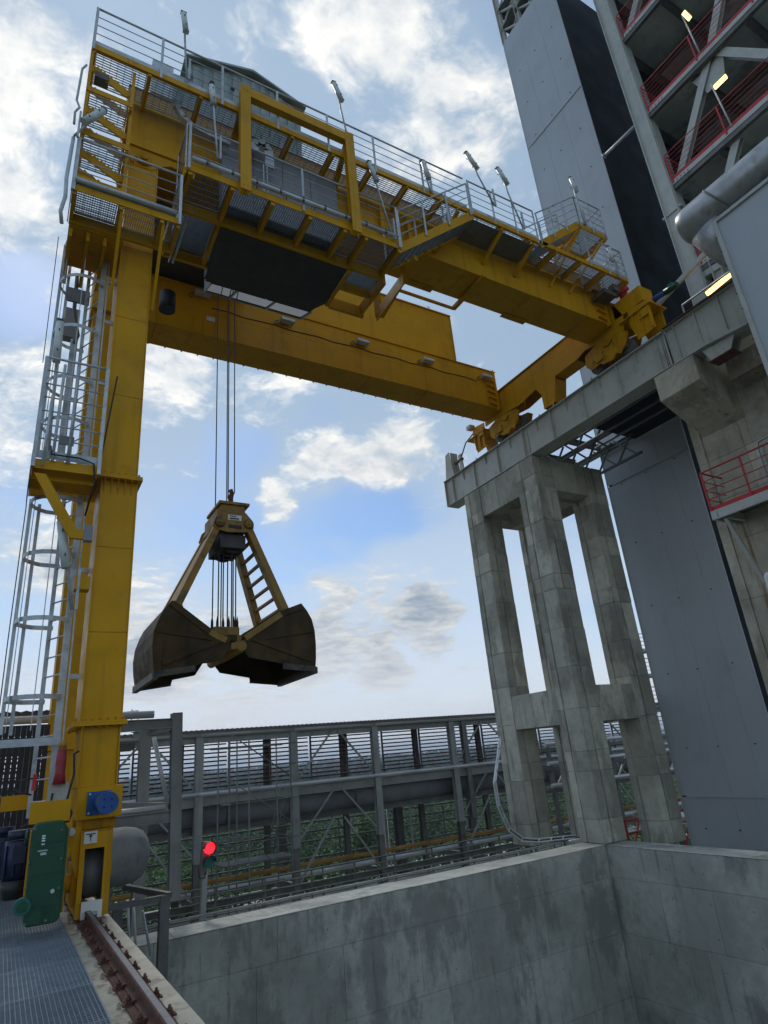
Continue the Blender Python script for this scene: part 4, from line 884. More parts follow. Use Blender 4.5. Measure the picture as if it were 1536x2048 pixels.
for x in (3.3, 3.98, 4.66): B(x - .004, x + .004, 9.492, 9.499, 12.5, 14.35).build('door_seam', DARKP, eh)
for x in (3.36, 4.04, 4.72): B(x, x + .02, 9.485, 9.499, 13.2, 13.4).build('handle', DARKP, eh)
MB().prism([(2.68, 9.83), (5.64, 9.83), (5.66, 11.08), (5.40, 11.50), (2.82, 11.50), (2.72, 10.9)], 'z', 12.11, 12.16).build('cabin_floor', DARKP, C)
cb = B(2.78, 5.5, 9.9, 11.5, 12.161, 13.38).build('operator_cabin', DARKP, C)
MB().prism([(11.52, 12.13), (12.15, 12.42), (12.15, 13.3), (11.52, 13.3)], 'x', 2.95, 2.98).build('cabin_side', PANEL, cb); MB().prism([(11.52, 12.13), (12.15, 12.42), (12.15, 13.3), (11.52, 13.3)], 'x', 5.45, 5.48).build('cabin_side', PANEL, cb)
for a, b in ((2.98, 3.55), (3.6, 4.5), (4.55, 5.45)): MB().add([(a, 11.56, 12.14), (b, 11.56, 12.14), (b, 12.14, 12.40), (a, 12.14, 12.40)], [(0, 3, 2, 1)]).build('window', GLASS, cb); MB().add([(a, 12.15, 12.43), (b, 12.15, 12.43), (b, 12.15, 13.3), (a, 12.15, 13.3)], [(0, 3, 2, 1)]).build('window', GLASS, cb)
MB().bar((2.95, 12.16, 12.41), (5.48, 12.16, 12.41), .05).build('window_frame', PANEL, cb)
for x in (2.96, 3.575, 4.525, 5.47): MB().bar((x, 11.53, 12.125), (x, 12.16, 12.40), .04).build('window_frame', PANEL, cb)
MB().tube([(2.3, 13.2, 12.4), (2.3, 13.2, 12.9)], .2, 14).build('cable_drum', BLACK, C)
# yellow portal frame
for x in (2.87, 5.34): pf_ = MB().ibeam((x, 8.78, 12.10), (x, 8.78, 15.1), .21, .14, (0, 1, 0), .02).build('portal_post', YEL, C); B(x - .11, x + .11, 8.700, 8.708, 12.1, 15.12).build('cover_plate', YEL, pf_); bolts(pf_, [(x - .04, 8.712, 12.2), (x + .04, 8.712, 12.2), (x - .04, 8.712, 14.95), (x + .04, 8.712, 14.95)], (0, -1, 0), .014, .02)
MB().box(2.985, 5.225, 8.71, 8.86, 14.84, 15.09).build('portal_beam', YEL, C)
MB().bar((2.87, 8.85, 14.95), (2.87, 9.75, 14.2), .10, .12, (1, 0, 0)).build('portal_brace', YEL, C); MB().bar((5.34, 8.85, 14.95), (5.34, 9.75, 14.2), .10, .12, (1, 0, 0)).build('portal_brace', YEL, C)
B(2.9, 5.3, 9.72, 9.76, 14.62, 14.75).build('portal_beam', YEL, C)
# cable tray arcs and conduits
MB().bar((1.56, 9.3, 14.62), (1.60, 9.3, 14.35), .14, .09, (0, 1, 0)).build('cable_tray', GALV, C)
def tray(pts, w, h, nm='cable_tray', mt=GALV):
    m = MB()
    for a, b in zip(pts[:-1], pts[1:]): d = (Vector(b) - Vector(a)).normalized() * .01; m.bar(Vector(a) - d, Vector(b) + d, w, h, (0, 1, 0))
    return m.build(nm, mt, C, kind='stuff')
tray([(1.58, 9.3, 14.5), (1.63, 9.3, 14.3), (1.74, 9.3, 14.12), (1.92, 9.3, 13.99), (2.2, 9.3, 13.93), (2.7, 9.3, 13.9)], .10, .13)
tray([(3.2, 9.2, 13.9), (3.23, 9.2, 14.12), (3.32, 9.2, 14.22), (3.46, 9.2, 14.22), (3.54, 9.2, 14.1), (3.56, 9.2, 13.8), (3.56, 9.2, 13.6)], .2, .04)
for x in (3.42, 3.50): MB().tube([(x, 9.2, 13.6), (x, 9.2, 12.35)], .016, 6).build('conduit', GALV, C)
# girder web stiffeners seen right of the house
for x in (5.75, 6.6, 7.4, 8.2): B(x, x + .10, 9.62, 9.758, 13.6, 14.35).build('stiffener', YEL, g1)
# ---- stair from house platform up to walkway, second stair and the high platform
def stair(x0, z0, x1, z1, y0, y1, n):
    s = MB().bar((x0, y0, z0), (x1, y0, z1), .02, .22, (0, 1, 0) if 0 else (0, 0, 1)).build('stair_stringer', YEL, C)
    MB().bar((x0, y1, z0), (x1, y1, z1), .02, .22).build('stair_stringer', YEL, C)
    for k in range(n):
        f = (k + .6) / n; x = x0 + (x1 - x0) * f; z = z0 + (z1 - z0) * f
        grating(s, x - .13, x + .13, y0 + .02, y1 - .02, z + .02, 'x', .04, .006, .03, name='tread')
    return s
s1 = stair(6.45, 12.22, 8.97, 14.42, 8.89, 9.58, 11)
railing(s1, (6.55, 8.87, 12.45), (8.9, 8.87, 14.52), .95, 3, .75, toe=0); railing(s1, (6.6, 9.6, 12.5), (8.6, 9.6, 14.3), .95, 2, .9, toe=0)
s2 = stair(11.35, 14.42, 13.32, 16.05, 8.89, 9.58, 8)
railing(s2, (11.4, 8.87, 14.6), (13.3, 8.87, 16.15), .98, 3, .75, toe=0); railing(s2, (11.5, 9.6, 14.7), (13.3, 9.6, 16.15), .98, 3, .9, toe=0)
hp = B(13.33, 14.5, 8.88, 8.90, 15.93, 16.10).build('platform_edge_beam', YEL, C)
for x in (13.33, 14.45): B(x, x + .06, 8.902, 9.85, 15.9, 16.08).build('cross_beam', YEL, hp)
B(13.39, 14.45, 9.80, 9.86, 15.9, 16.08).build('rear_beam', YEL, hp); grating(hp, 13.395, 14.445, 8.905, 9.79, 16.10, 'x', .045, .008)
railing(hp, (13.33, 8.87, 16.1), (14.5, 8.87, 16.1), 1.08, 3, .6, toe=.1); railing(hp, (14.5, 8.87, 16.1), (14.5, 9.85, 16.1), 1.08, 3, .6, side=(1, 0, 0), toe=.1); railing(hp, (13.4, 9.85, 16.1), (14.5, 9.85, 16.1), 1.08, 3, .6, side=(0, 1, 0), toe=0)
MB().bar((13.38, 8.93, 15.95), (12.45, 9.75, 14.05), .08, .06, (1, 0, 0)).build('strut', YEL, hp); MB().bar((14.42, 8.93, 15.95), (13.25, 9.75, 14.08), .08, .06, (1, 0, 0)).build('strut', YEL, hp)
MB().bar((13.38, 8.93, 15.95), (12.5, 9.7, 14.6), .06, .06, (1, 0, 0)).build('strut', YEL, hp)
# brackets carrying the walkway, passing under the girder
for x in (8.55, 10.0, 11.15): MB().bar((x, 8.93, 14.42), (x - .1, 9.74, 13.9), .07, .10, (1, 0, 0)).build('knee_brace', YEL, wk)
for x in (7.85, 9.75): MB().bar((x, 9.6, 13.32), (x, 11.05, 13.32), .12, .09).build('underslung_bracket', YEL, C)
B(7.9, 9.75, 11.0, 11.06, 13.27, 13.34).build('underslung_bar', YEL, C)
B(9.0, 11.2, 8.95, 9.68, 14.36, 14.37).build('under_walkway_plate', DGREY, wk)
# pole lamps
def pole_lamp(p, q, head_d, ln=.55, mt=LAMPW):
    o = MB().tube([p, (p[0] + (q[0] - p[0]) * .7, p[1], p[2] + (q[2] - p[2]) * .7), q], .022, 8).build('lamp_pole', GALV, C)
    MB().bar((p[0] + .05, p[1], p[2]), (p[0] + .05, p[1], p[2] + .62), .035, .05, (0, 1, 0)).build('pole_clamp', GALV, o)
    h = Vector(q); d = Vector(head_d).normalized() * ln / 2
    f = MB().bar(h - d, h + d, .11, .05, (0, -1, .2)).build('lamp_housing', GALV, o); off = Vector((0, -.02, -.05))
    MB().tube([h - d * .96 + off, h + d * .96 + off], .062, 10).build('lamp_tube', mt, o)
    for s in (-1.02, 1.02): MB().bar(h + d * s - d * .03 * s, h + d * s + d * .03 * s, .12, .09, (0, -1, .2)).build('end_cap', DGREY, o)
    for s in (-.5, .5): MB().bar(h + d * s + Vector((0, .04, .04)), h + d * s + Vector((0, -.05, -.08)), .02, .135).build('clip', DGREY, o)
for a in [((1.68, 8.84, 14.7), (1.58, 8.8, 16.35), (-.12, 0, 1)), ((2.33, 8.8, 12.75), (2.20, 8.8, 14.5), (-.1, 0, 1)), ((5.44, 8.84, 14.7), (5.18, 8.8, 16.55), (-.35, 0, 1)),
          ((6.32, 8.8, 12.4), (5.95, 8.8, 14.3), (-.3, 0, 1)), ((9.80, 8.84, 15.1), (9.22, 8.8, 16.42), (-.6, 0, .8)), ((10.75, 8.84, 14.7), (10.3, 8.8, 16.4), (-.55, 0, .9)),
          ((13.55, 8.84, 16.1), (13.42, 8.8, 17.65), (-.25, 0, 1)), ((7.65, 8.84, 14.55), (7.55, 8.8, 15.2), (-.2, 0, 1)), ((-.14, 8.8, 11.95), (.12, 8.75, 12.55), (.6, 0, 1)),
          ((14.55, 8.84, 14.4), (14.42, 8.84, 15.3), (-.1, 0, 1))]: pole_lamp(*a)
pole_lamp((.10, 10.1, 6.1), (.02, 9.9, 8.5), (-.02, 0, 1), .8, LAMPW); pole_lamp((.62, 9.72, 3.9), (.42, 9.7, 4.9), (-.18, 0, 1), .75)
B(.62, .82, 9.70, 9.9, 4.2, 4.4).build('lamp_bracket', YEL, C)
pole_lamp((8.15, 9.0, 13.6), (8.1, 9.0, 13.85), (-.1, 0, 1), .35)
B(.05, .3, 9.1, 9.3, 14.05, 14.2).build('junction_box', DGREY, wk)

# ---- caged ladder and its rest platform
ldr = MB().bar((.40, 10.65, 1.2), (.40, 10.65, 11.2), .03, .06, (1, 0, 0)).build('ladder_rail', GALV, C); MB().bar((.62, 10.22, 1.2), (.62, 10.22, 11.2), .05, .09, (1, 0, 0)).build('ladder_rail', GALV, C)
MB().bar((.70, 10.22, 1.4), (.70, 10.22, 11.2), .05, .02, (1, 0, 0)).build('ladder_rail', GALV, C)
for k in range(35): MB().tube([(.40, 10.65, 1.4 + .28 * k), (.62, 10.22, 1.4 + .28 * k)], .012, 6).build('rung', GALV, ldr)
def hoop(z):
    c0 = Vector((.36, 10.35, z)); p = [Vector((.62, 10.15, z))]
    for k in range(11): a = R(-80 - 16.5 * k) ; p.append(Vector((.33 + .40 * math.cos(a), 10.42 + .38 * math.sin(a), z)))
    p.append(Vector((.45, 10.80, z)))
    m = MB()
    for a, b in zip(p[:-1], p[1:]): m.bar(a, b, .010, .065)
    return m.build('cage_hoop', GALV, ldr)
for z in (2.75, 3.85, 4.85, 5.75, 7.15, 7.95, 9.0, 10.1, 11.0): hoop(z)
for k in (1, 4, 7, 9):
    a = R(-80 - 16.5 * k); x = .33 + .41 * math.cos(a); y_ = 10.42 + .39 * math.sin(a)
    MB().bar((x, y_, 2.3), (x, y_, 5.85), .012, .05, (1, 0, 0) if k > 4 else (0, 1, 0)).build('cage_bar', GALV, ldr); MB().bar((x, y_, 6.6), (x, y_, 11.1), .012, .05, (1, 0, 0) if k > 4 else (0, 1, 0)).build('cage_bar', GALV, ldr)
B(-.1, .66, 10.0, 10.03, 2.1, 2.2).build('cage_foot', GALV, ldr)
for z in (3.0, 4.6, 6.5, 8.0, 9.3, 10.2): B(.70, .85, 10.2, 10.24, z, z + .07).build('ladder_bracket', GALV, ldr)
B(.22, .34, 10.9, 10.94, 6.2, 9.3).build('cable_duct', GALV, ldr); MB().tube([(.2, 10.9, 10.8), (.22, 10.9, 9.9), (.33, 10.9, 9.4), (.28, 10.9, 9.2)], .035, 8).build('conduit', DGREY, ldr)
mp = B(-.10, .76, 9.48, 9.50, 5.93, 6.08).build('platform_edge_beam', YEL, C)
B(-.115, -.10, 9.48, 10.3, 5.80, 6.08).build('platform_edge_beam', YEL, mp); B(.745, .765, 9.502, 10.3, 5.9, 6.05).build('platform_edge_beam', YEL, mp)
for yy in (9.7, 10.05, 10.35): B(-.10, .745, yy, yy + .06, 5.85, 6.03).build('cross_beam', YEL, mp)
grating(mp, -.09, .74, 9.505, 9.69, 6.08, 'y', .05); grating(mp, -.09, .74, 9.77, 10.04, 6.08, 'y', .05); B(-.13, -.12, 9.45, 10.3, 5.6, 6.2).build('toe_board', TEAL, mp)
railing(mp, (-.10, 9.47, 6.1), (.78, 9.47, 6.1), 1.75, 6, .88, toe=.13, rt=.02, rm=.012); railing(mp, (-.10, 9.49, 6.1), (-.10, 10.3, 6.1), 1.75, 6, .8, side=(-1, 0, 0), toe=.13)
for x in (.16, .36): MB().tube([(x - .02, 9.44, 6.05), (x, 9.44, 7.75)], .022, 8).build('post', GALV, mp)
MB().tube([(.02, 9.43, 5.95), (.04, 9.43, 7.15)], .022, 8).build('post', GALV, mp)
MB().prism([(-.08, 5.86), (.08, 5.86), (.56, 5.05), (.74, 5.05), (.74, 4.9), (.48, 4.9)], 'y', 9.50, 9.56).build('knee_brace', YEL, mp)
B(.66, .78, 9.49, 9.6, 4.88, 5.12).build('lug', PANEL, mp)
MB().tube([(.1, 9.45, 6.3), (.12, 9.42, 6.15), (.5, 9.42, 6.15), (.7, 9.44, 6.1), (.74, 9.45, 5.8), (.66, 9.6, 5.3)], .014, 6).build('cable', BLACK, mp)
B(.2, .4, 9.44, 9.46, 6.35, 6.5).build('junction_box', DGREY, mp)
MB().tube([(-.13, 10.0, 5.7), (-.12, 10.0, 5.5), (-.12, 10, 3.5), (-.1, 10, 1.2)], .008, 5).build('guide_wire', ROPE, C); MB().tube([(-.18, 9.6, 10.4), (-.16, 9.9, 8.0)], .007, 5).build('guide_wire', ROPE, C)
MB().tube([(.95, 9.7, 7.9), (.80, 9.7, 6.2)], .012, 6).build('cable', BLACK, C)

# ================================================================== trolley and hoisting ropes
T = root('crab_trolley', 'hoist trolley with grey green ribbed house on top of the crane', 'trolley', (3, 12.9, 15.1))
fr = B(1.2, 4.9, 10.0, 10.25, 15.15, 15.45).build('frame_beam', YEL, T); B(1.2, 4.9, 15.55, 15.8, 15.15, 15.45).build('frame_beam', YEL, T)
B(1.2, 1.45, 10.251, 15.549, 15.15, 15.45).build('frame_beam', YEL, T); B(4.65, 4.9, 10.251, 15.549, 15.15, 15.45).build('frame_beam', YEL, T)
B(1.46, 3.2, 10.26, 15.54, 15.2, 15.24).build('floor_plate', DARKP, T); B(4.1, 4.64, 10.26, 15.54, 15.2, 15.24).build('floor_plate', DARKP, T); B(3.2, 4.1, 10.26, 12.2, 15.2, 15.24).build('floor_plate', DARKP, T); B(3.2, 4.1, 13.6, 15.54, 15.2, 15.24).build('floor_plate', DARKP, T)
hs = MB().prism([(1.3, 15.46), (1.3, 16.85), (1.95, 16.9), (2.0, 17.5), (3.55, 18.0), (4.85, 17.55), (4.85, 15.46)], 'y', 10.32, 15.4).build('house_wall', SHED, T)
for k in range(15):
    x = 1.38 + .24 * k; zt = 16.8 if x < 1.95 else 17.45 + (x - 2.0) * .32 if x < 3.55 else 17.98 - (x - 3.55) * .33
    B(x, x + .12, 10.285, 10.318, 15.5, zt - .06).build('wall_rib', SHED, hs)
MB().prism([(1.88, 17.47), (1.88, 17.53), (3.55, 18.08), (4.98, 17.62), (4.98, 17.56), (3.55, 18.005)], 'y', 10.15, 15.6).build('roof', SHED, T)
for k in range(7): B(1.5 + .5 * k, 1.6 + .5 * k, 10.24, 10.283, 16.85 + .1 * min(k, 4), 16.9 + .1 * min(k, 4)).build('vent_louvre', DARKP, hs)
B(1.15, 1.6, 9.95, 10.3, 15.46, 16.5).build('hatch_box', GALV, T)
dr = MB().tube([(3.3, 12.2, 15.0), (3.3, 13.6, 15.0)], .3, 24).build('rope_drum', DGREY, T)
for xx, yy, zl in ((3.58, 13.15, 6.95), (3.68, 12.6, 6.95), (3.83, 13.0, 7.42), (3.90, 12.75, 7.42)):
    MB().tube([(xx, yy, zl), (xx - .02, yy, 15.1)], .013, 6).build('hoist_rope', ROPE, T)

# ================================================================== clamshell grab
G = root('clamshell_grab', 'open yellow and blackened clamshell grab hanging on steel ropes', 'grab', (3.72, 12.9, 3.3))
YF, YB = 11.9, 13.95
def lens(x, z): return ((x - 0) * .983, 1.6 + (z - 1.6) * .983)
def shell(side):
    if side < 0: # outline in (x, z): arm pin, back curve, lip, inner edge, hinge
        o = [(2.485, 4.707), (2.34, 4.52), (2.26, 4.34), (2.19, 4.12), (2.165, 3.85), (2.185, 3.6), (2.237, 3.294), (2.96, 3.396), (2.984, 3.484), (3.46, 3.57), (3.62, 3.82), (3.55, 4.05), (3.23, 4.166)]; back = 7
    else:
        o = [(5.18, 4.75), (5.30, 4.60), (5.40, 4.42), (5.455, 4.18), (5.47, 3.9), (5.46, 3.6), (5.43, 3.355), (4.72, 3.42), (4.70, 3.5), (4.02, 3.62), (3.86, 3.82), (3.93, 4.10), (4.70, 4.57)]; back = 7
    o = [lens(*p) for p in o]; nm = 'shell'
    s = MB()
    for yy in (YF, YB - .04): s.prism(o, 'y', yy, yy + .04)
    for i in range(back - 1):
        (a, b), (c, d) = o[i], o[i + 1]; t_ = .03 * (-side)
        s.add([(a, YF + .041, b), (c, YF + .041, d), (c, YB - .041, d), (a, YB - .041, b), (a + t_, YF + .041, b), (c + t_, YF + .041, d), (c + t_, YB - .041, d), (a + t_, YB - .041, b)],
              [(0, 1, 2, 3), (7, 6, 5, 4), (0, 4, 5, 1), (2, 6, 7, 3)], False)
    # upper deck of the shell, from the arm pin down to the hinge
    for (a, b), (c, d) in ((o[0], o[-1]), (o[-1], o[-2]), (o[-2], o[-3])):
        s.bar((a, (YF + YB) / 2, b), (c, (YF + YB) / 2, d), YB - YF - .09, .03, (0, 0, 1))
    sh = s.build('shell', GRABD, G)
    L0 = o[6]; 
    MB().bar((L0[0], YF - .02, L0[1]), (L0[0], YB + .02, L0[1]), .09, .13).build('cutting_lip', LIP, sh)
    MB().bar((L0[0], YF - .012, L0[1] + .02), (o[7][0], YF - .012, o[7][1] + .02), .03, .11).build('side_lip', LIP, sh); MB().bar((L0[0], YB + .012, L0[1] + .02), (o[7][0], YB + .012, o[7][1] + .02), .03, .11).build('side_lip', LIP, sh)
    # raised ribs on the side plate
    MB().bar((o[-2][0], YF - .015, o[-2][1] - .05), (o[6][0] + .12 * (-side), YF - .015, o[6][1] + .22), .03, .10).build('rib', GRABD, sh)
    MB().bar((o[0][0], YF - .015, o[0][1] - .05), (o[-1][0], YF - .015, o[-1][1] - .06), .03, .12).build('rib', GRABD, sh); MB().bar((o[-1][0], YF - .016, o[-1][1] - .06), (o[-2][0], YF - .016, o[-2][1] - .1), .03, .12).build('rib', GRABY, sh)
    MB().bar((o[3][0] + .03 * (-side), YF - .012, o[3][1]), (o[-3][0], YF - .012, o[-3][1] + .1), .025, .06).build('rib', GRABD, sh)
    ap = o[0] if side < 0 else o[-1]
    px0 = (2.60, 4.60) if side < 0 else (4.88, 4.58); px0 = lens(*px0)
    for yy in (YF + .12, YB - .16): MB().prism([(px0[0] - .18, px0[1] - .22), (px0[0] + .18, px0[1] - .22), (px0[0] + .08, px0[1] + .07), (px0[0] - .08, px0[1] + .07)], 'y', yy - .1, yy + .0).build('pin_lug', GRABY, sh); MB().tube([(px0[0], yy - .14, px0[1]), (px0[0], yy + .05, px0[1])], .055, 14).build('pin', GRABY, sh)
    return px0
pL = shell(-1); pR = shell(1)
HL, HR = (3.45, 6.50), (4.08, 6.52)
for side, hp_, pp in ((-1, HL, pL), (1, HR, pR)):
    a = MB().bar((hp_[0], 12.45, hp_[1]), (pp[0], YF + .20, pp[1]), .14, .22, (1, 0, 0) if 0 else (0, 1, 0)).build('arm', GRABY, G); MB().bar((hp_[0], 13.35, hp_[1]), (pp[0], YB - .20, pp[1]), .14, .22, (0, 1, 0)).build('arm', GRABY, G)
    if side > 0:
        for k in range(7):
            f = .16 + .13 * k; x = hp_[0] + (pp[0] - hp_[0]) * f; z = hp_[1] + (pp[1] - hp_[1]) * f; ya = 12.45 + (YF + .20 - 12.45) * f; yb = 13.35 + (YB - .20 - 13.35) * f
            MB().bar((x, ya + .06, z), (x, yb - .06, z), .07, .05).build('rung', GRABY, a)
    else:
        f0, f1 = .08, .94; c = []
        for f in (f0, f1): x = hp_[0] + (pp[0] - hp_[0]) * f - .05; z = hp_[1] + (pp[1] - hp_[1]) * f; c += [(x, 12.45 + (YF + .20 - 12.45) * f + .05, z), (x, 13.35 + (YB - .20 - 13.35) * f - .05, z)]
        q = MB(); d_ = Vector((.02, 0, .012)); q.add([Vector(v) for v in (c[0], c[1], c[3], c[2])] + [Vector(v) + d_ for v in (c[0], c[1], c[3], c[2])], [(0, 1, 2, 3), (7, 6, 5, 4), (0, 4, 5, 1), (1, 5, 6, 2), (2, 6, 7, 3), (3, 7, 4, 0)]); q.build('cover_plate', GRABY, a)
# head
hd = MB().prism([(3.30, 6.42), (3.36, 6.62), (3.50, 6.76), (4.02, 6.78), (4.16, 6.62), (4.20, 6.44), (4.08, 6.34), (3.62, 6.30), (3.42, 6.34)], 'y', 12.30, 12.36).build('head_plate', GRABY, G)
MB().prism([(3.30, 6.42), (3.36, 6.62), (3.50, 6.76), (4.02, 6.78), (4.16, 6.62), (4.20, 6.44), (4.08, 6.34), (3.62, 6.30), (3.42, 6.34)], 'y', 13.44, 13.50).build('head_plate', GRABY, hd)
for h in (HL, HR): MB().tube([(h[0], 12.22, h[1]), (h[0], 13.56, h[1])], .085, 18).build('head_pin', GRABY, hd); MB().tube([(h[0], 12.19, h[1]), (h[0], 12.23, h[1])], .045, 14).build('head_pin', GRABY, hd)
B(3.62, 3.92, 12.29, 12.299, 6.58, 6.70).build('type_plate', WHITE, hd); B(3.66, 3.86, 12.285, 12.289, 6.60, 6.63).build('plate_print', BLACK, hd); B(3.66, 3.80, 12.285, 12.289, 6.66, 6.68).build('plate_print', BLACK, hd)
B(3.64, 3.92, 12.288, 12.299, 6.40, 6.47).build('slot', BLACK, hd); B(3.52, 4.02, 12.38, 13.4, 6.70, 6.80).build('recess_shade', BLACK, hd)  # black box paints in the shade of the gap below the head block
for h in (HL, HR): MB().tube([(h[0], 12.285, h[1]), (h[0], 12.299, h[1])], .115, 20).build('pin_collar', RUST, hd)
B(3.52, 4.06, 12.45, 13.4, 6.80, 7.02).build('head_block', GRABY, hd, bev=.03); B(3.46, 4.14, 12.40, 13.45, 7.0, 7.06).build('head_block', GRABY, hd); MB().prism([(3.70, 7.06), (3.98, 7.06), (3.92, 7.22), (3.78, 7.22)], 'y', 12.8, 12.95).build('rope_lug', GRABY, hd)
B(3.42, 3.54, 12.42, 13.44, 6.56, 6.86).build('side_cheek', GRABY, hd)
MB().tube([(3.86, 12.87, 7.22), (3.84, 12.87, 7.36), (3.88, 12.87, 7.46), (3.84, 12.87, 7.55)], [.05, .07, .05, .06], 8).build('rope_socket', RUST, hd)
for yy in (12.55, 12.75, 13.0, 13.2): MB().tube([(3.8, yy, 6.2), (3.8, yy + .1, 6.2)], .27, 22).build('sheave', BLACK, hd)
B(3.50, 4.05, 12.42, 13.38, 6.0, 6.3).build('sheave_guard', DARKP, hd)
# lower block
lb = B(3.42, 3.96, 12.55, 13.3, 4.05, 4.32).build('lower_block', GRABY, G, bev=.02)
B(3.50, 4.0, YF + .1, YB - .1, 3.78, 4.04).build('hinge_beam', GRABY, lb)
MB().tube([(3.78, YF - .06, 3.80), (3.78, YB + .06, 3.80)], .10, 18).build('hinge_pin', GRABY, lb); B(3.58, 3.74, YF - .04, YF + .05, 3.74, 3.86).build('lock_plate', GRABY, lb); B(3.5, 3.7, YF - .02, YF + .06, 3.9, 4.02).build('lock_plate', GRABD, lb)
for x in (3.44, 3.55, 3.67, 3.79, 3.90, 3.97): MB().tube([(x, 12.75, 4.30), (x, 12.75, 4.46), (x, 12.75, 4.58)], [.03, .028, .006], 6).build('rope_guide', RUST, lb)
for k, (x, yy) in enumerate(((3.52, 12.6), (3.55, 13.15), (3.65, 12.7), (3.72, 13.1), (3.80, 12.6), (3.86, 13.1), (3.92, 12.7), (3.97, 13.05))): MB().tube([(x, yy, 4.3), (x + .0, yy, 6.1)], .014, 6).build('reeving_rope', ROPE, G)

# ================================================================== conveyor gallery and pipe racks behind the pit
GY = 26.0
t = root('conveyor_gallery', 'long conveyor gallery on steel posts with louvred far side and corrugated roof', 'gallery', (14, 27.5, -13))
PX = [-9.3, -5.3, -1.3, 2.6, 6.6, 10.5, 14.4, 18.65, 22.8, 27.0, 31.2, 35.4]
for k, x in enumerate(PX):
    MB().ibeam((x, GY, -1.55), (x, GY, 2.95), .30, .26, (0, 1, 0), .02).build('post', GREYS, t); MB().ibeam((x, GY + .05, -12.9), (x, GY + .05, -1.56), .26, .26, (0, 1, 0), .02).build('lower_post', DGREY, t)
    MB().ibeam((x, 29.3, -12.9), (x, 29.3, 3.0), .24, .24, (0, 1, 0), .02).build('rear_post', DGREY, t)
    for z in (2.8, .55, -.45, -2.9): MB().ibeam((x, GY + .15, z), (x, 29.2, z), .16, .2).build('cross_beam', DGREY, t)
    if k % 2 == 1 and k < 11:
        x2 = PX[k + 1] if k + 1 < len(PX) else x + 4; xm = (x + x2) / 2
        for a, b, z0, z1 in ((x + .15, xm - .15, .95, 2.75), (x2 - .15, xm + .15, .95, 2.75), (x + .15, xm - .2, -1.3, .42), (x2 - .15, xm + .2, -1.3, .42), (x + .15, xm - .25, -2.75, -.68), (x2 - .15, xm + .25, -2.75, -.68)):
            MB().bar((a, GY - .02, z0), (b, GY - .02, z1), .07).build('brace', GREYS, t)
MB().ibeam((18.65 + .75, GY, -1.5), (18.65 + .75, GY, 2.95), .26, .26, (0, 1, 0), .02).build('post', DGREY, t)
for k in range(len(PX) - 1):
    a, b = PX[k] + .001, PX[k + 1]
    MB().ibeam((a, GY + .02, 2.72), (b, GY + .02, 2.72), .16, .24).build('top_chord', GREYS, t); MB().ibeam((a, GY + .02, .52), (b, GY + .02, .52), .2, .34).build('bottom_chord', GREYS, t)
    MB().tube([(a, GY - .12, 2.94), (b, GY - .12, 2.94)], .11, 10).build('service_pipe', SILV, t); MB().tube([(a, GY - .1, .78), (b, GY - .1, .78)], .085, 10).build('service_pipe', SILV, t)
    B(a, b, GY + .3, 29.1, .30, .35).build('floor_plate', DARKP, t)
    MB().ibeam((a, GY + .3, -.52), (b, GY + .3, -.52), .2, .2).build('pipe_support_beam', DGREY, t); MB().ibeam((a, GY + .1, -2.95), (b, GY + .1, -2.95), .14, .2).build('lower_chord', DGREY, t)
    if k < 4:
        pass
sl_ = None
rnd = random.Random(11)
for k in range(len(PX) - 1):
    for h in range(2):
        a = PX[k] + 2.0 * h + .1; w = 1.86
        for r_ in range(11):
            z = .92 + .172 * r_
            if sl_ is None: sl_ = MB().bar((a, 29.0, z), (a + w, 29.0, z), .060, .020, (0, -.9, .6)).build('louvre_slat', MAR, t); a0, z0 = a, z
            else: copy_part(sl_, a - a0 + rnd.uniform(-.02, .02), 0, z - z0 + rnd.uniform(-.006, .006))
    for h in (0, 1): B(PX[k] + 2.0 * h + .02, PX[k] + 2.0 * h + .09, 28.9, 28.98, .5, 2.9).build('louvre_post', DGREY, t)
m = MB(); n = int((35.4 + 9.3) / .10); prof = []
for i in range(n + 1): x = -9.3 + .10 * i; prof.append((x, (.035 if i % 2 else 0)))
vs = []; fs = []
for i, (x, dz) in enumerate(prof): vs += [(x, GY - .35, 3.06 + dz), (x, 29.6, 3.22 + dz)]
for i in range(len(prof) - 1): fs.append((2 * i, 2 * i + 2, 2 * i + 3, 2 * i + 1))
m.add(vs, fs); m.build('roof', ROOFM, t, kind='stuff')
B(-9.3, 35.4, GY - .3, GY - .27, 2.98, 3.055).build('eaves_strip', ROOFM, t)
cv = MB().bar((-9, 28.0, .95), (35, 28.0, .95), .5, .06).build('conveyor_belt', BLACK, t)
t = root('large_pipe', 'large dark grey pipe running under the conveyor gallery', 'pipe', (14, 26.9, .1))
for k in range(8): MB().tube([(-9 + 5.6 * k, 26.75, .02), (-9 + 5.6 * (k + 1) - .01, 26.75, .02)], .52, 28).build('pipe_section', DPIPE, t); MB().tube([(-9 + 5.6 * k, 26.75, .02), (-9 + 5.6 * k + .06, 26.75, .02)], .545, 28).build('pipe_joint', DGREY, t)
for nm, lab, z, r_, mt_, yy in (('ochre_pipe', 'thin rusty ochre pipe low on the rack behind the pit wall', -2.26, .085, OCHRE, 26.5), ('silver_line', 'silver insulated pipe just below the ochre pipe', -2.56, .14, SILV, 26.4),
                                ('lower_silver_line', 'lowest silver insulated pipe on the rack near the pit wall', -3.45, .16, SILV, 26.6)):
    p = root(nm, lab, 'pipe', (10, yy, z))
    for k in range(9): MB().tube([(1.5 + 3.9 * k, yy, z), (1.5 + 3.9 * (k + 1) - .012, yy, z)], r_, 12).build('pipe_section', mt_, p)
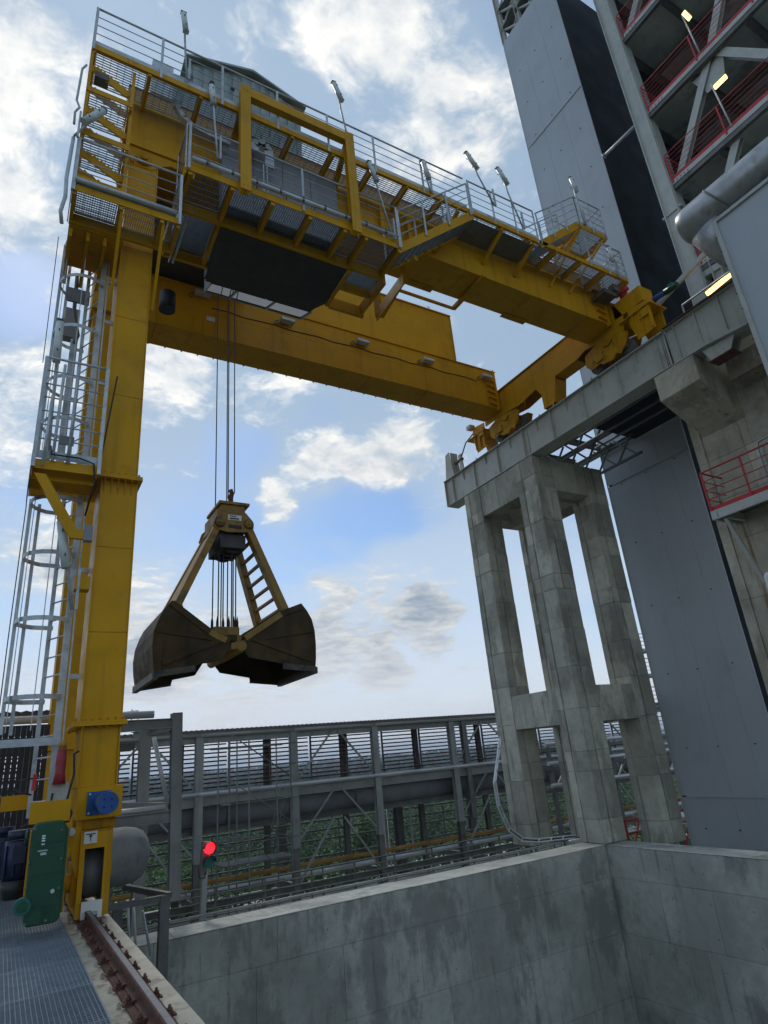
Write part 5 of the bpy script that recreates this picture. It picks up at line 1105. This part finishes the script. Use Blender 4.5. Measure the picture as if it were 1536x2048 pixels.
# railings of the lower pipe rack
def low_rail(name, label, y, x0, x1, zs, r_, post):
    p = root(name, label, 'railing', ((x0 + x1) / 2, y, zs[0]))
    for z in zs: MB().tube([(x0, y, z), (x1, y, z)], r_, 6).build('rail', DGREY, p)
    x = x0
    while x <= x1: B(x - .025, x + .025, y + r_, y + r_ + .03, zs[0] - .3, zs[-1] + .02).build('post', DGREY, p); x += post
low_rail('rack_railing', 'grey many-railed barrier close behind the pit wall', 19.6, 2.6, 18.2, (-2.25, -2.08, -1.91, -1.74, -1.57, -1.40), .019, 1.45)
low_rail('rack_railing', 'cable ladder rails further back beneath the large pipe', 30.5, -4, 33, (-3.6, -3.1, -2.6, -1.9, -1.5, -1.1), .045, 3.1)
low_rail('rack_railing', 'dark rails in front of the lower silver pipes', 22.8, -3, 22, (-2.85, -2.6, -2.3, -1.9), .03, 2.2)
t = root('wall_edge_pipe', 'thin pale pipe lying along the back edge of the pit wall', 'pipe', (8, 15, -1.2))
MB().tube([(2.7, 15.05, -1.18), (14.2, 15.05, -1.18)], .022, 8).build('pipe_run', GREYS, t); MB().tube([(2.7, 15.2, -1.33), (14.0, 15.2, -1.33)], .025, 8).build('pipe_run', DGREY, t)
# free standing posts behind the rack
for x, yy, lab in ((12.0, 31.5, 'dark free standing post under the gallery, left of the pair'), (17.8, 30.2, 'dark free standing post under the gallery with pale pipes'), (24.5, 33, 'dark post seen between the concrete tower legs')):
    p = root('rack_post', lab, 'post', (x, yy, -13)); MB().ibeam((x, yy, -13), (x, yy, -.6), .36, .36, (0, 1, 0)).build('shaft', DGREY, p); MB().bar((x - .9, yy, -.7), (x + .9, yy, -.7), .25).build('cap_beam', DGREY, p)
    if x > 17 and x < 20:
        for q in (-1.0, -.8, .55): MB().tube([(x + q, yy - .3, -12), (x + q, yy - .3, -.9)], .05, 6).build('riser_pipe', SILV, p)
# scaffold bay
t = root('scaffold_tower', 'thin tube scaffold standing in front of the gallery', 'scaffold', (8, 23.5, -13))
for x in (6.9, 7.6, 9.15):
    for yy in (23.0, 24.4): MB().tube([(x, yy, -13), (x, yy, 2.6)], .028, 6).build('standard', DGREY, t)
for z in (-3.8, -2.3, -.8, .45, 1.6, 2.3):
    for yy in (23.0, 24.4): MB().tube([(6.6, yy, z), (9.4, yy, z)], .024, 6).build('ledger', DGREY, t)
    for x in (6.9, 9.15): MB().tube([(x, 22.9, z), (x, 24.5, z)], .024, 6).build('ledger', DGREY, t)
for z in (-3.6, -1.9, -.3, 1.2): MB().tube([(6.95, 22.95, z + 1.5), (9.1, 22.95, z)], .022, 6).build('brace', DGREY, t)
for z in (-1.45, -3.5): B(6.7, 9.3, 23.1, 24.3, z, z + .05).build('scaffold_board', DGREY, t)
MB().tube([(8.3, 23.3, -1.3), (8.9, 23.3, .9)], .02, 6).build('ladder_rail', DGREY, t); MB().tube([(8.55, 23.3, -1.3), (9.1, 23.3, .8)], .02, 6).build('ladder_rail', DGREY, t)
# traffic signal
t = root('traffic_signal', 'two lamp signal showing red on a grey post behind the pit wall', 'traffic light', (4.0, 15.2, -1.3))
MB().bar((4.01, 15.25, -1.45), (4.05, 15.25, -.30), .11, .11, (0, 1, 0)).build('post', GREYS, t)
MB().bar((3.99, 15.22, -.45), (4.05, 15.22, .17), .13, .17, (0, 1, 0)).build('signal_box', DGREY, t)
for z, mt_, nm in ((.045, ERED, 'red_lens'), (-.22, TEAL, 'green_lens')):
    MB().tube([(4.09, 15.10, z), (4.09, 15.06, z)], .115, 20).build(nm, mt_, t)
    m = MB()
    for k in range(9): a = R(20 * k); b = R(20 * (k + 1)); m.bar((4.09 + .125 * math.cos(a), 15.02, z + .125 * math.sin(a)), (4.09 + .125 * math.cos(b), 15.02, z + .125 * math.sin(b)), .012, .14, (0, 1, 0))
    m.build('visor', BLACK, t)
MB().tube([(4.05, 15.15, -.38), (4.0, 15.1, -.52), (3.9, 15.1, -.5), (3.88, 15.15, -.3)], .012, 6).build('cable', BLACK, t)
# nearer steel frame at left
t = root('steel_pipe_frame', 'nearer grey steel pipe frame with silver pipes right of the yellow leg', 'steel frame', (2.5, 16, -3))
MB().ibeam((3.58, 16.0, -.95), (3.50, 16.0, 2.95), .24, .24, (0, 1, 0), .02).build('post', GREYS, t)
MB().ibeam((3.05, 17.2, -2.6), (3.02, 17.2, 2.75), .26, .24, (0, 1, 0), .02).build('post', GREYS, t)
MB().ibeam((2.55, 18.4, -2.6), (2.52, 18.4, 2.5), .2, .2, (0, 1, 0), .02).build('post', DGREY, t); MB().ibeam((2.0, 18.4, -2.6), (2.0, 18.4, 2.5), .16, .16, (0, 1, 0), .02).build('post', DGREY, t)
MB().ibeam((-8, 16.0, 2.72), (3.42, 16.0, 2.72), .2, .22).build('top_beam', GREYS, t); MB().ibeam((3.4, 16.0, 2.62), (2.9, 18.2, 2.62), .14, .16).build('cross_beam', GREYS, t)
MB().ibeam((1.4, 15.95, .72), (3.45, 15.95, .72), .16, .24).build('middle_beam', GREYS, t); MB().bar((3.42, 16.0, .95), (1.6, 17.9, 1.1), .1).build('cross_beam', GREYS, t)
for yy, z, r_ in ((15.85, 2.93, .085), (16.1, 2.95, .07)): MB().tube([(-8, yy, z), (2.95, yy, z)], r_, 12).build('pipe_run', SILV, t)
for yy, z in ((15.85, .92), (16.05, .90), (16.9, .95)): MB().tube([(1.3, yy, z), (3.30, yy, z)], .055, 10).build('pipe_run', SILV, t)
MB().tube([(3.08, 16.4, 2.45), (3.42, 16.2, .95)], .05, 10).build('pipe_run', SILV, t)
B(2.05, 2.9, 17.9, 18.1, 2.25, 2.42).build('cross_beam', DGREY, t)
m = MB(); vs = []; fs = []
for i in range(94): x = -8 + .098 * i * 1.0; vs += [(x, 15.9, 3.10 + (.03 if i % 2 else 0)), (x, 20, 3.35 + (.03 if i % 2 else 0))]
for i in range(93): fs.append((2 * i, 2 * i + 2, 2 * i + 3, 2 * i + 1))
vs = [v for v in vs]; m.add(vs, fs)
t3 = root('left_gallery', 'darker louvred gallery with corrugated roof behind the ladder cage', 'gallery', (-3, 18, -3))
m.build('roof', ROOFM, t3, kind='stuff')
for k in range(12):
    z = .0 + .215 * k
    B(-8, 1.9, 19.3, 19.36, z, z + .07).build('louvre_slat', MAR, t3)
for x in (-6.4, -4.8, -3.2, -1.6, -.55, .35, 1.2): B(x, x + .1, 19.2, 19.29, -2.8, 3.0).build('louvre_post', DGREY, t3)
MB().ibeam((-8, 16.3, 2.45), (1.9, 16.3, 2.45), .2, .3).build('beam', DGREY, t3)
for x in (-2.2, .45): MB().ibeam((x, 16.4, -2.8), (x, 16.4, 2.3), .2, .2, (0, 1, 0)).build('post', DGREY, t3)
MB().tube([(-.9, 14.5, 2.0), (-.1, 14.5, 2.12)], .04, 8).build('lit_tube', EWARM, t3); MB().tube([(-8, 16.0, -.2), (.9, 16.0, -.2)], .07, 10).build('pipe_run', SILV, t3)
B(-8, .9, 16.5, 20, -3.0, -2.8).build('floor_plate', DGREY, t3)
# tank with domed end on its cradle
t = root('drum_tank', 'grey horizontal tank with domed end beside the crane bogie', 'tank', (1.8, 13, -.9))
MB().tube([(-.5, 13, .34), (2.02, 13, .34), (2.20, 13, .34), (2.33, 13, .34), (2.41, 13, .34), (2.45, 13, .34)], [.46, .46, .43, .36, .24, .09], 32).build('shell', TANKM, t)
ck = B(1.2, 2.75, 12.7, 12.8, -.42, -.33).build('cradle', DGREY, t); MB().bar((2.2, 13.8, -.25), (2.78, 12.72, -.35), .1, .09).build('cradle', DGREY, t)
B(2.62, 2.78, 12.68, 12.84, -2.2, -.34).build('cradle_leg', DGREY, t); B(1.95, 2.1, 13.2, 13.35, -2.2, -.42).build('cradle_leg', DGREY, t)
for x in (2.2, 2.4, 2.5): MB().tube([(x, 14.0, -1.4), (x - .1, 14.0, -.5)], .025, 6).build('riser_pipe', SILV, t)
MB().tube([(2.45, 13.3, -.6), (2.62, 13.3, -1.3)], .022, 6).build('riser_pipe', GALV, t)
# cable ladder climbing beside the tower leg
t = root('cable_ladder', 'galvanised cable ladder bending down beside the left tower leg', 'cable tray', (13, 15.6, -1.2))
pth = [(13.05, 15.7, 1.75), (12.60, 15.7, .55), (12.62, 15.7, -.1), (12.9, 15.7, -.75), (13.25, 15.6, -1.05), (13.7, 15.4, -1.12), (14.85, 15.1, -1.15)]
for o_ in ((0, 0), (.22, .18)):
    m = MB()
    for a, b in zip(pth[:-1], pth[1:]): m.bar((a[0] + o_[0], a[1] + o_[1], a[2] + o_[0] * .2), (b[0] + o_[0], b[1] + o_[1], b[2] + o_[0] * .2), .02, .07, (0, 1, 0))
    m.build('side_rail', GALV, t, kind='stuff')
for a, b in zip(pth[:-1], pth[1:]):
    n = max(1, int((Vector(b) - Vector(a)).length / .3))
    for k in range(n): f = k / n; p = Vector(a).lerp(Vector(b), f); MB().bar(p, p + Vector((.22, .18, .044)), .03).build('rung', GALV, t)
for k in range(3): MB().tube([(x + .06 + .03 * k, y_ + .05 + .03 * k, z + .02) for x, y_, z in pth], .012, 6).build('cable', BLACK, t)
B(12.7, 14.3, 15.2, 15.9, -1.62, -1.56).build('tray_landing', GALV, t)
railing(t, (12.7, 15.2, -1.56), (14.4, 15.2, -1.56), .35, 1, .6, GALV, 0, 0, .018, .012)
# distant bits
t = root('distant_steelwork', 'small reddish steelwork on the skyline right of the yellow leg', 'steelwork', (14, 90, 6))
for k in range(5): x = 11.6 + .8 * k; MB().bar((x, 90, 7.4), (x, 90, 9.6 + .3 * (k % 2)), .12).build('post', RED, t)
for z in (8.0, 8.8, 9.5): MB().bar((11.6, 90, z), (14.8, 90, z + .2), .1).build('rail', RED, t)
MB().bar((12.4, 90, 8), (13.9, 90, 9.6), .1).build('brace', RED, t); MB().bar((11.4, 90, 7.2), (15, 90, 7.3), .3).build('base_beam', DGREY, t)
t = root('distant_stair_tower', 'slim steel stair tower between the concrete tower and the clad tower', 'stair tower', (35, 27, -13))
for x in (33.0, 36.4): MB().ibeam((x, 27, -13), (x, 27, 6.6), .3, .3, (0, 1, 0)).build('post', GREYS, t)
for k, z in enumerate((-4.5, -2.6, -.7, 1.2, 3.0, 4.8, 6.4)):
    B(33, 36.4, 26.9, 28, z, z + .12).build('landing', GREYS, t); railing(t, (33, 26.9, z + .12), (36.4, 26.9, z + .12), 1.05, 3, 1.1, RED if k in (4, 0, 1) else GALV, .1, 0, .03, .02)
t = root('red_pipework', 'red railings and red valves at ground level between the tower legs', 'pipework', (24, 22, -3))
for z in (-3.6, -3.0, -2.4, -1.9): MB().tube([(21.5, 20.5, z), (29, 20.5, z + .1)], .04, 8).build('rail', RED, t)
for x in (22, 23.2, 24.4, 25.6, 26.8): MB().bar((x, 20.5, -4), (x, 20.5, -1.8), .06).build('post', RED, t); MB().bar((x, 20.7, -3.8), (x + 1.1, 20.7, -2), .05).build('brace', RED, t)
for x, z in ((23.9, -1.4), (25.2, -2.2), (27.3, -.4), (27.4, -1.6)): MB().tube([(x, 19.8, z - 1.2), (x, 19.8, z), (x + .2, 19.8, z + .2), (x + .9, 19.8, z + .2)], .16, 12).build('pipe_elbow', SILV, t); MB().tube([(x, 19.8, z - 1.2), (x, 19.8, z - .9)], .24, 12).build('valve', RED, t)
for k, z in enumerate((-.6, .3, 1.1)): B(21, 31, 22.5, 22.7, z, z + .16).build('beam', DGREY, t); MB().tube([(21, 22.2, z + .3), (31, 22.2, z + .3)], .09, 10).build('pipe_run', SILV, t)
for k in range(5): MB().bar((21.5 + 2 * k, 22.6, -.6), (23.2 + 2 * k, 22.6, 1.2), .08).build('brace', GREYS, t); MB().bar((21.5 + 2 * k, 22.6, -4), (21.5 + 2 * k, 22.6, 1.3), .16).build('post', DGREY, t)
B(20.5, 31, 19.4, 24, -4.3, -4.1).build('deck', DGREY, t)

# ================================================================== air
HZ = bpy.data.materials.new('pale_air'); HZ.use_nodes = True; t_ = HZ.node_tree; t_.nodes.clear()
o_ = t_.nodes.new('ShaderNodeOutputMaterial'); v_ = t_.nodes.new('ShaderNodeVolumePrincipled'); t_.links.new(v_.outputs[0], o_.inputs['Volume'])
v_.inputs['Color'].default_value = (.78, .88, 1, 1); v_.inputs['Density'].default_value = .0004; v_.inputs['Anisotropy'].default_value = .2
MB().box(-5000, 5000, -5000, 5500, -60, 60).build('haze', HZ, kind='stuff')
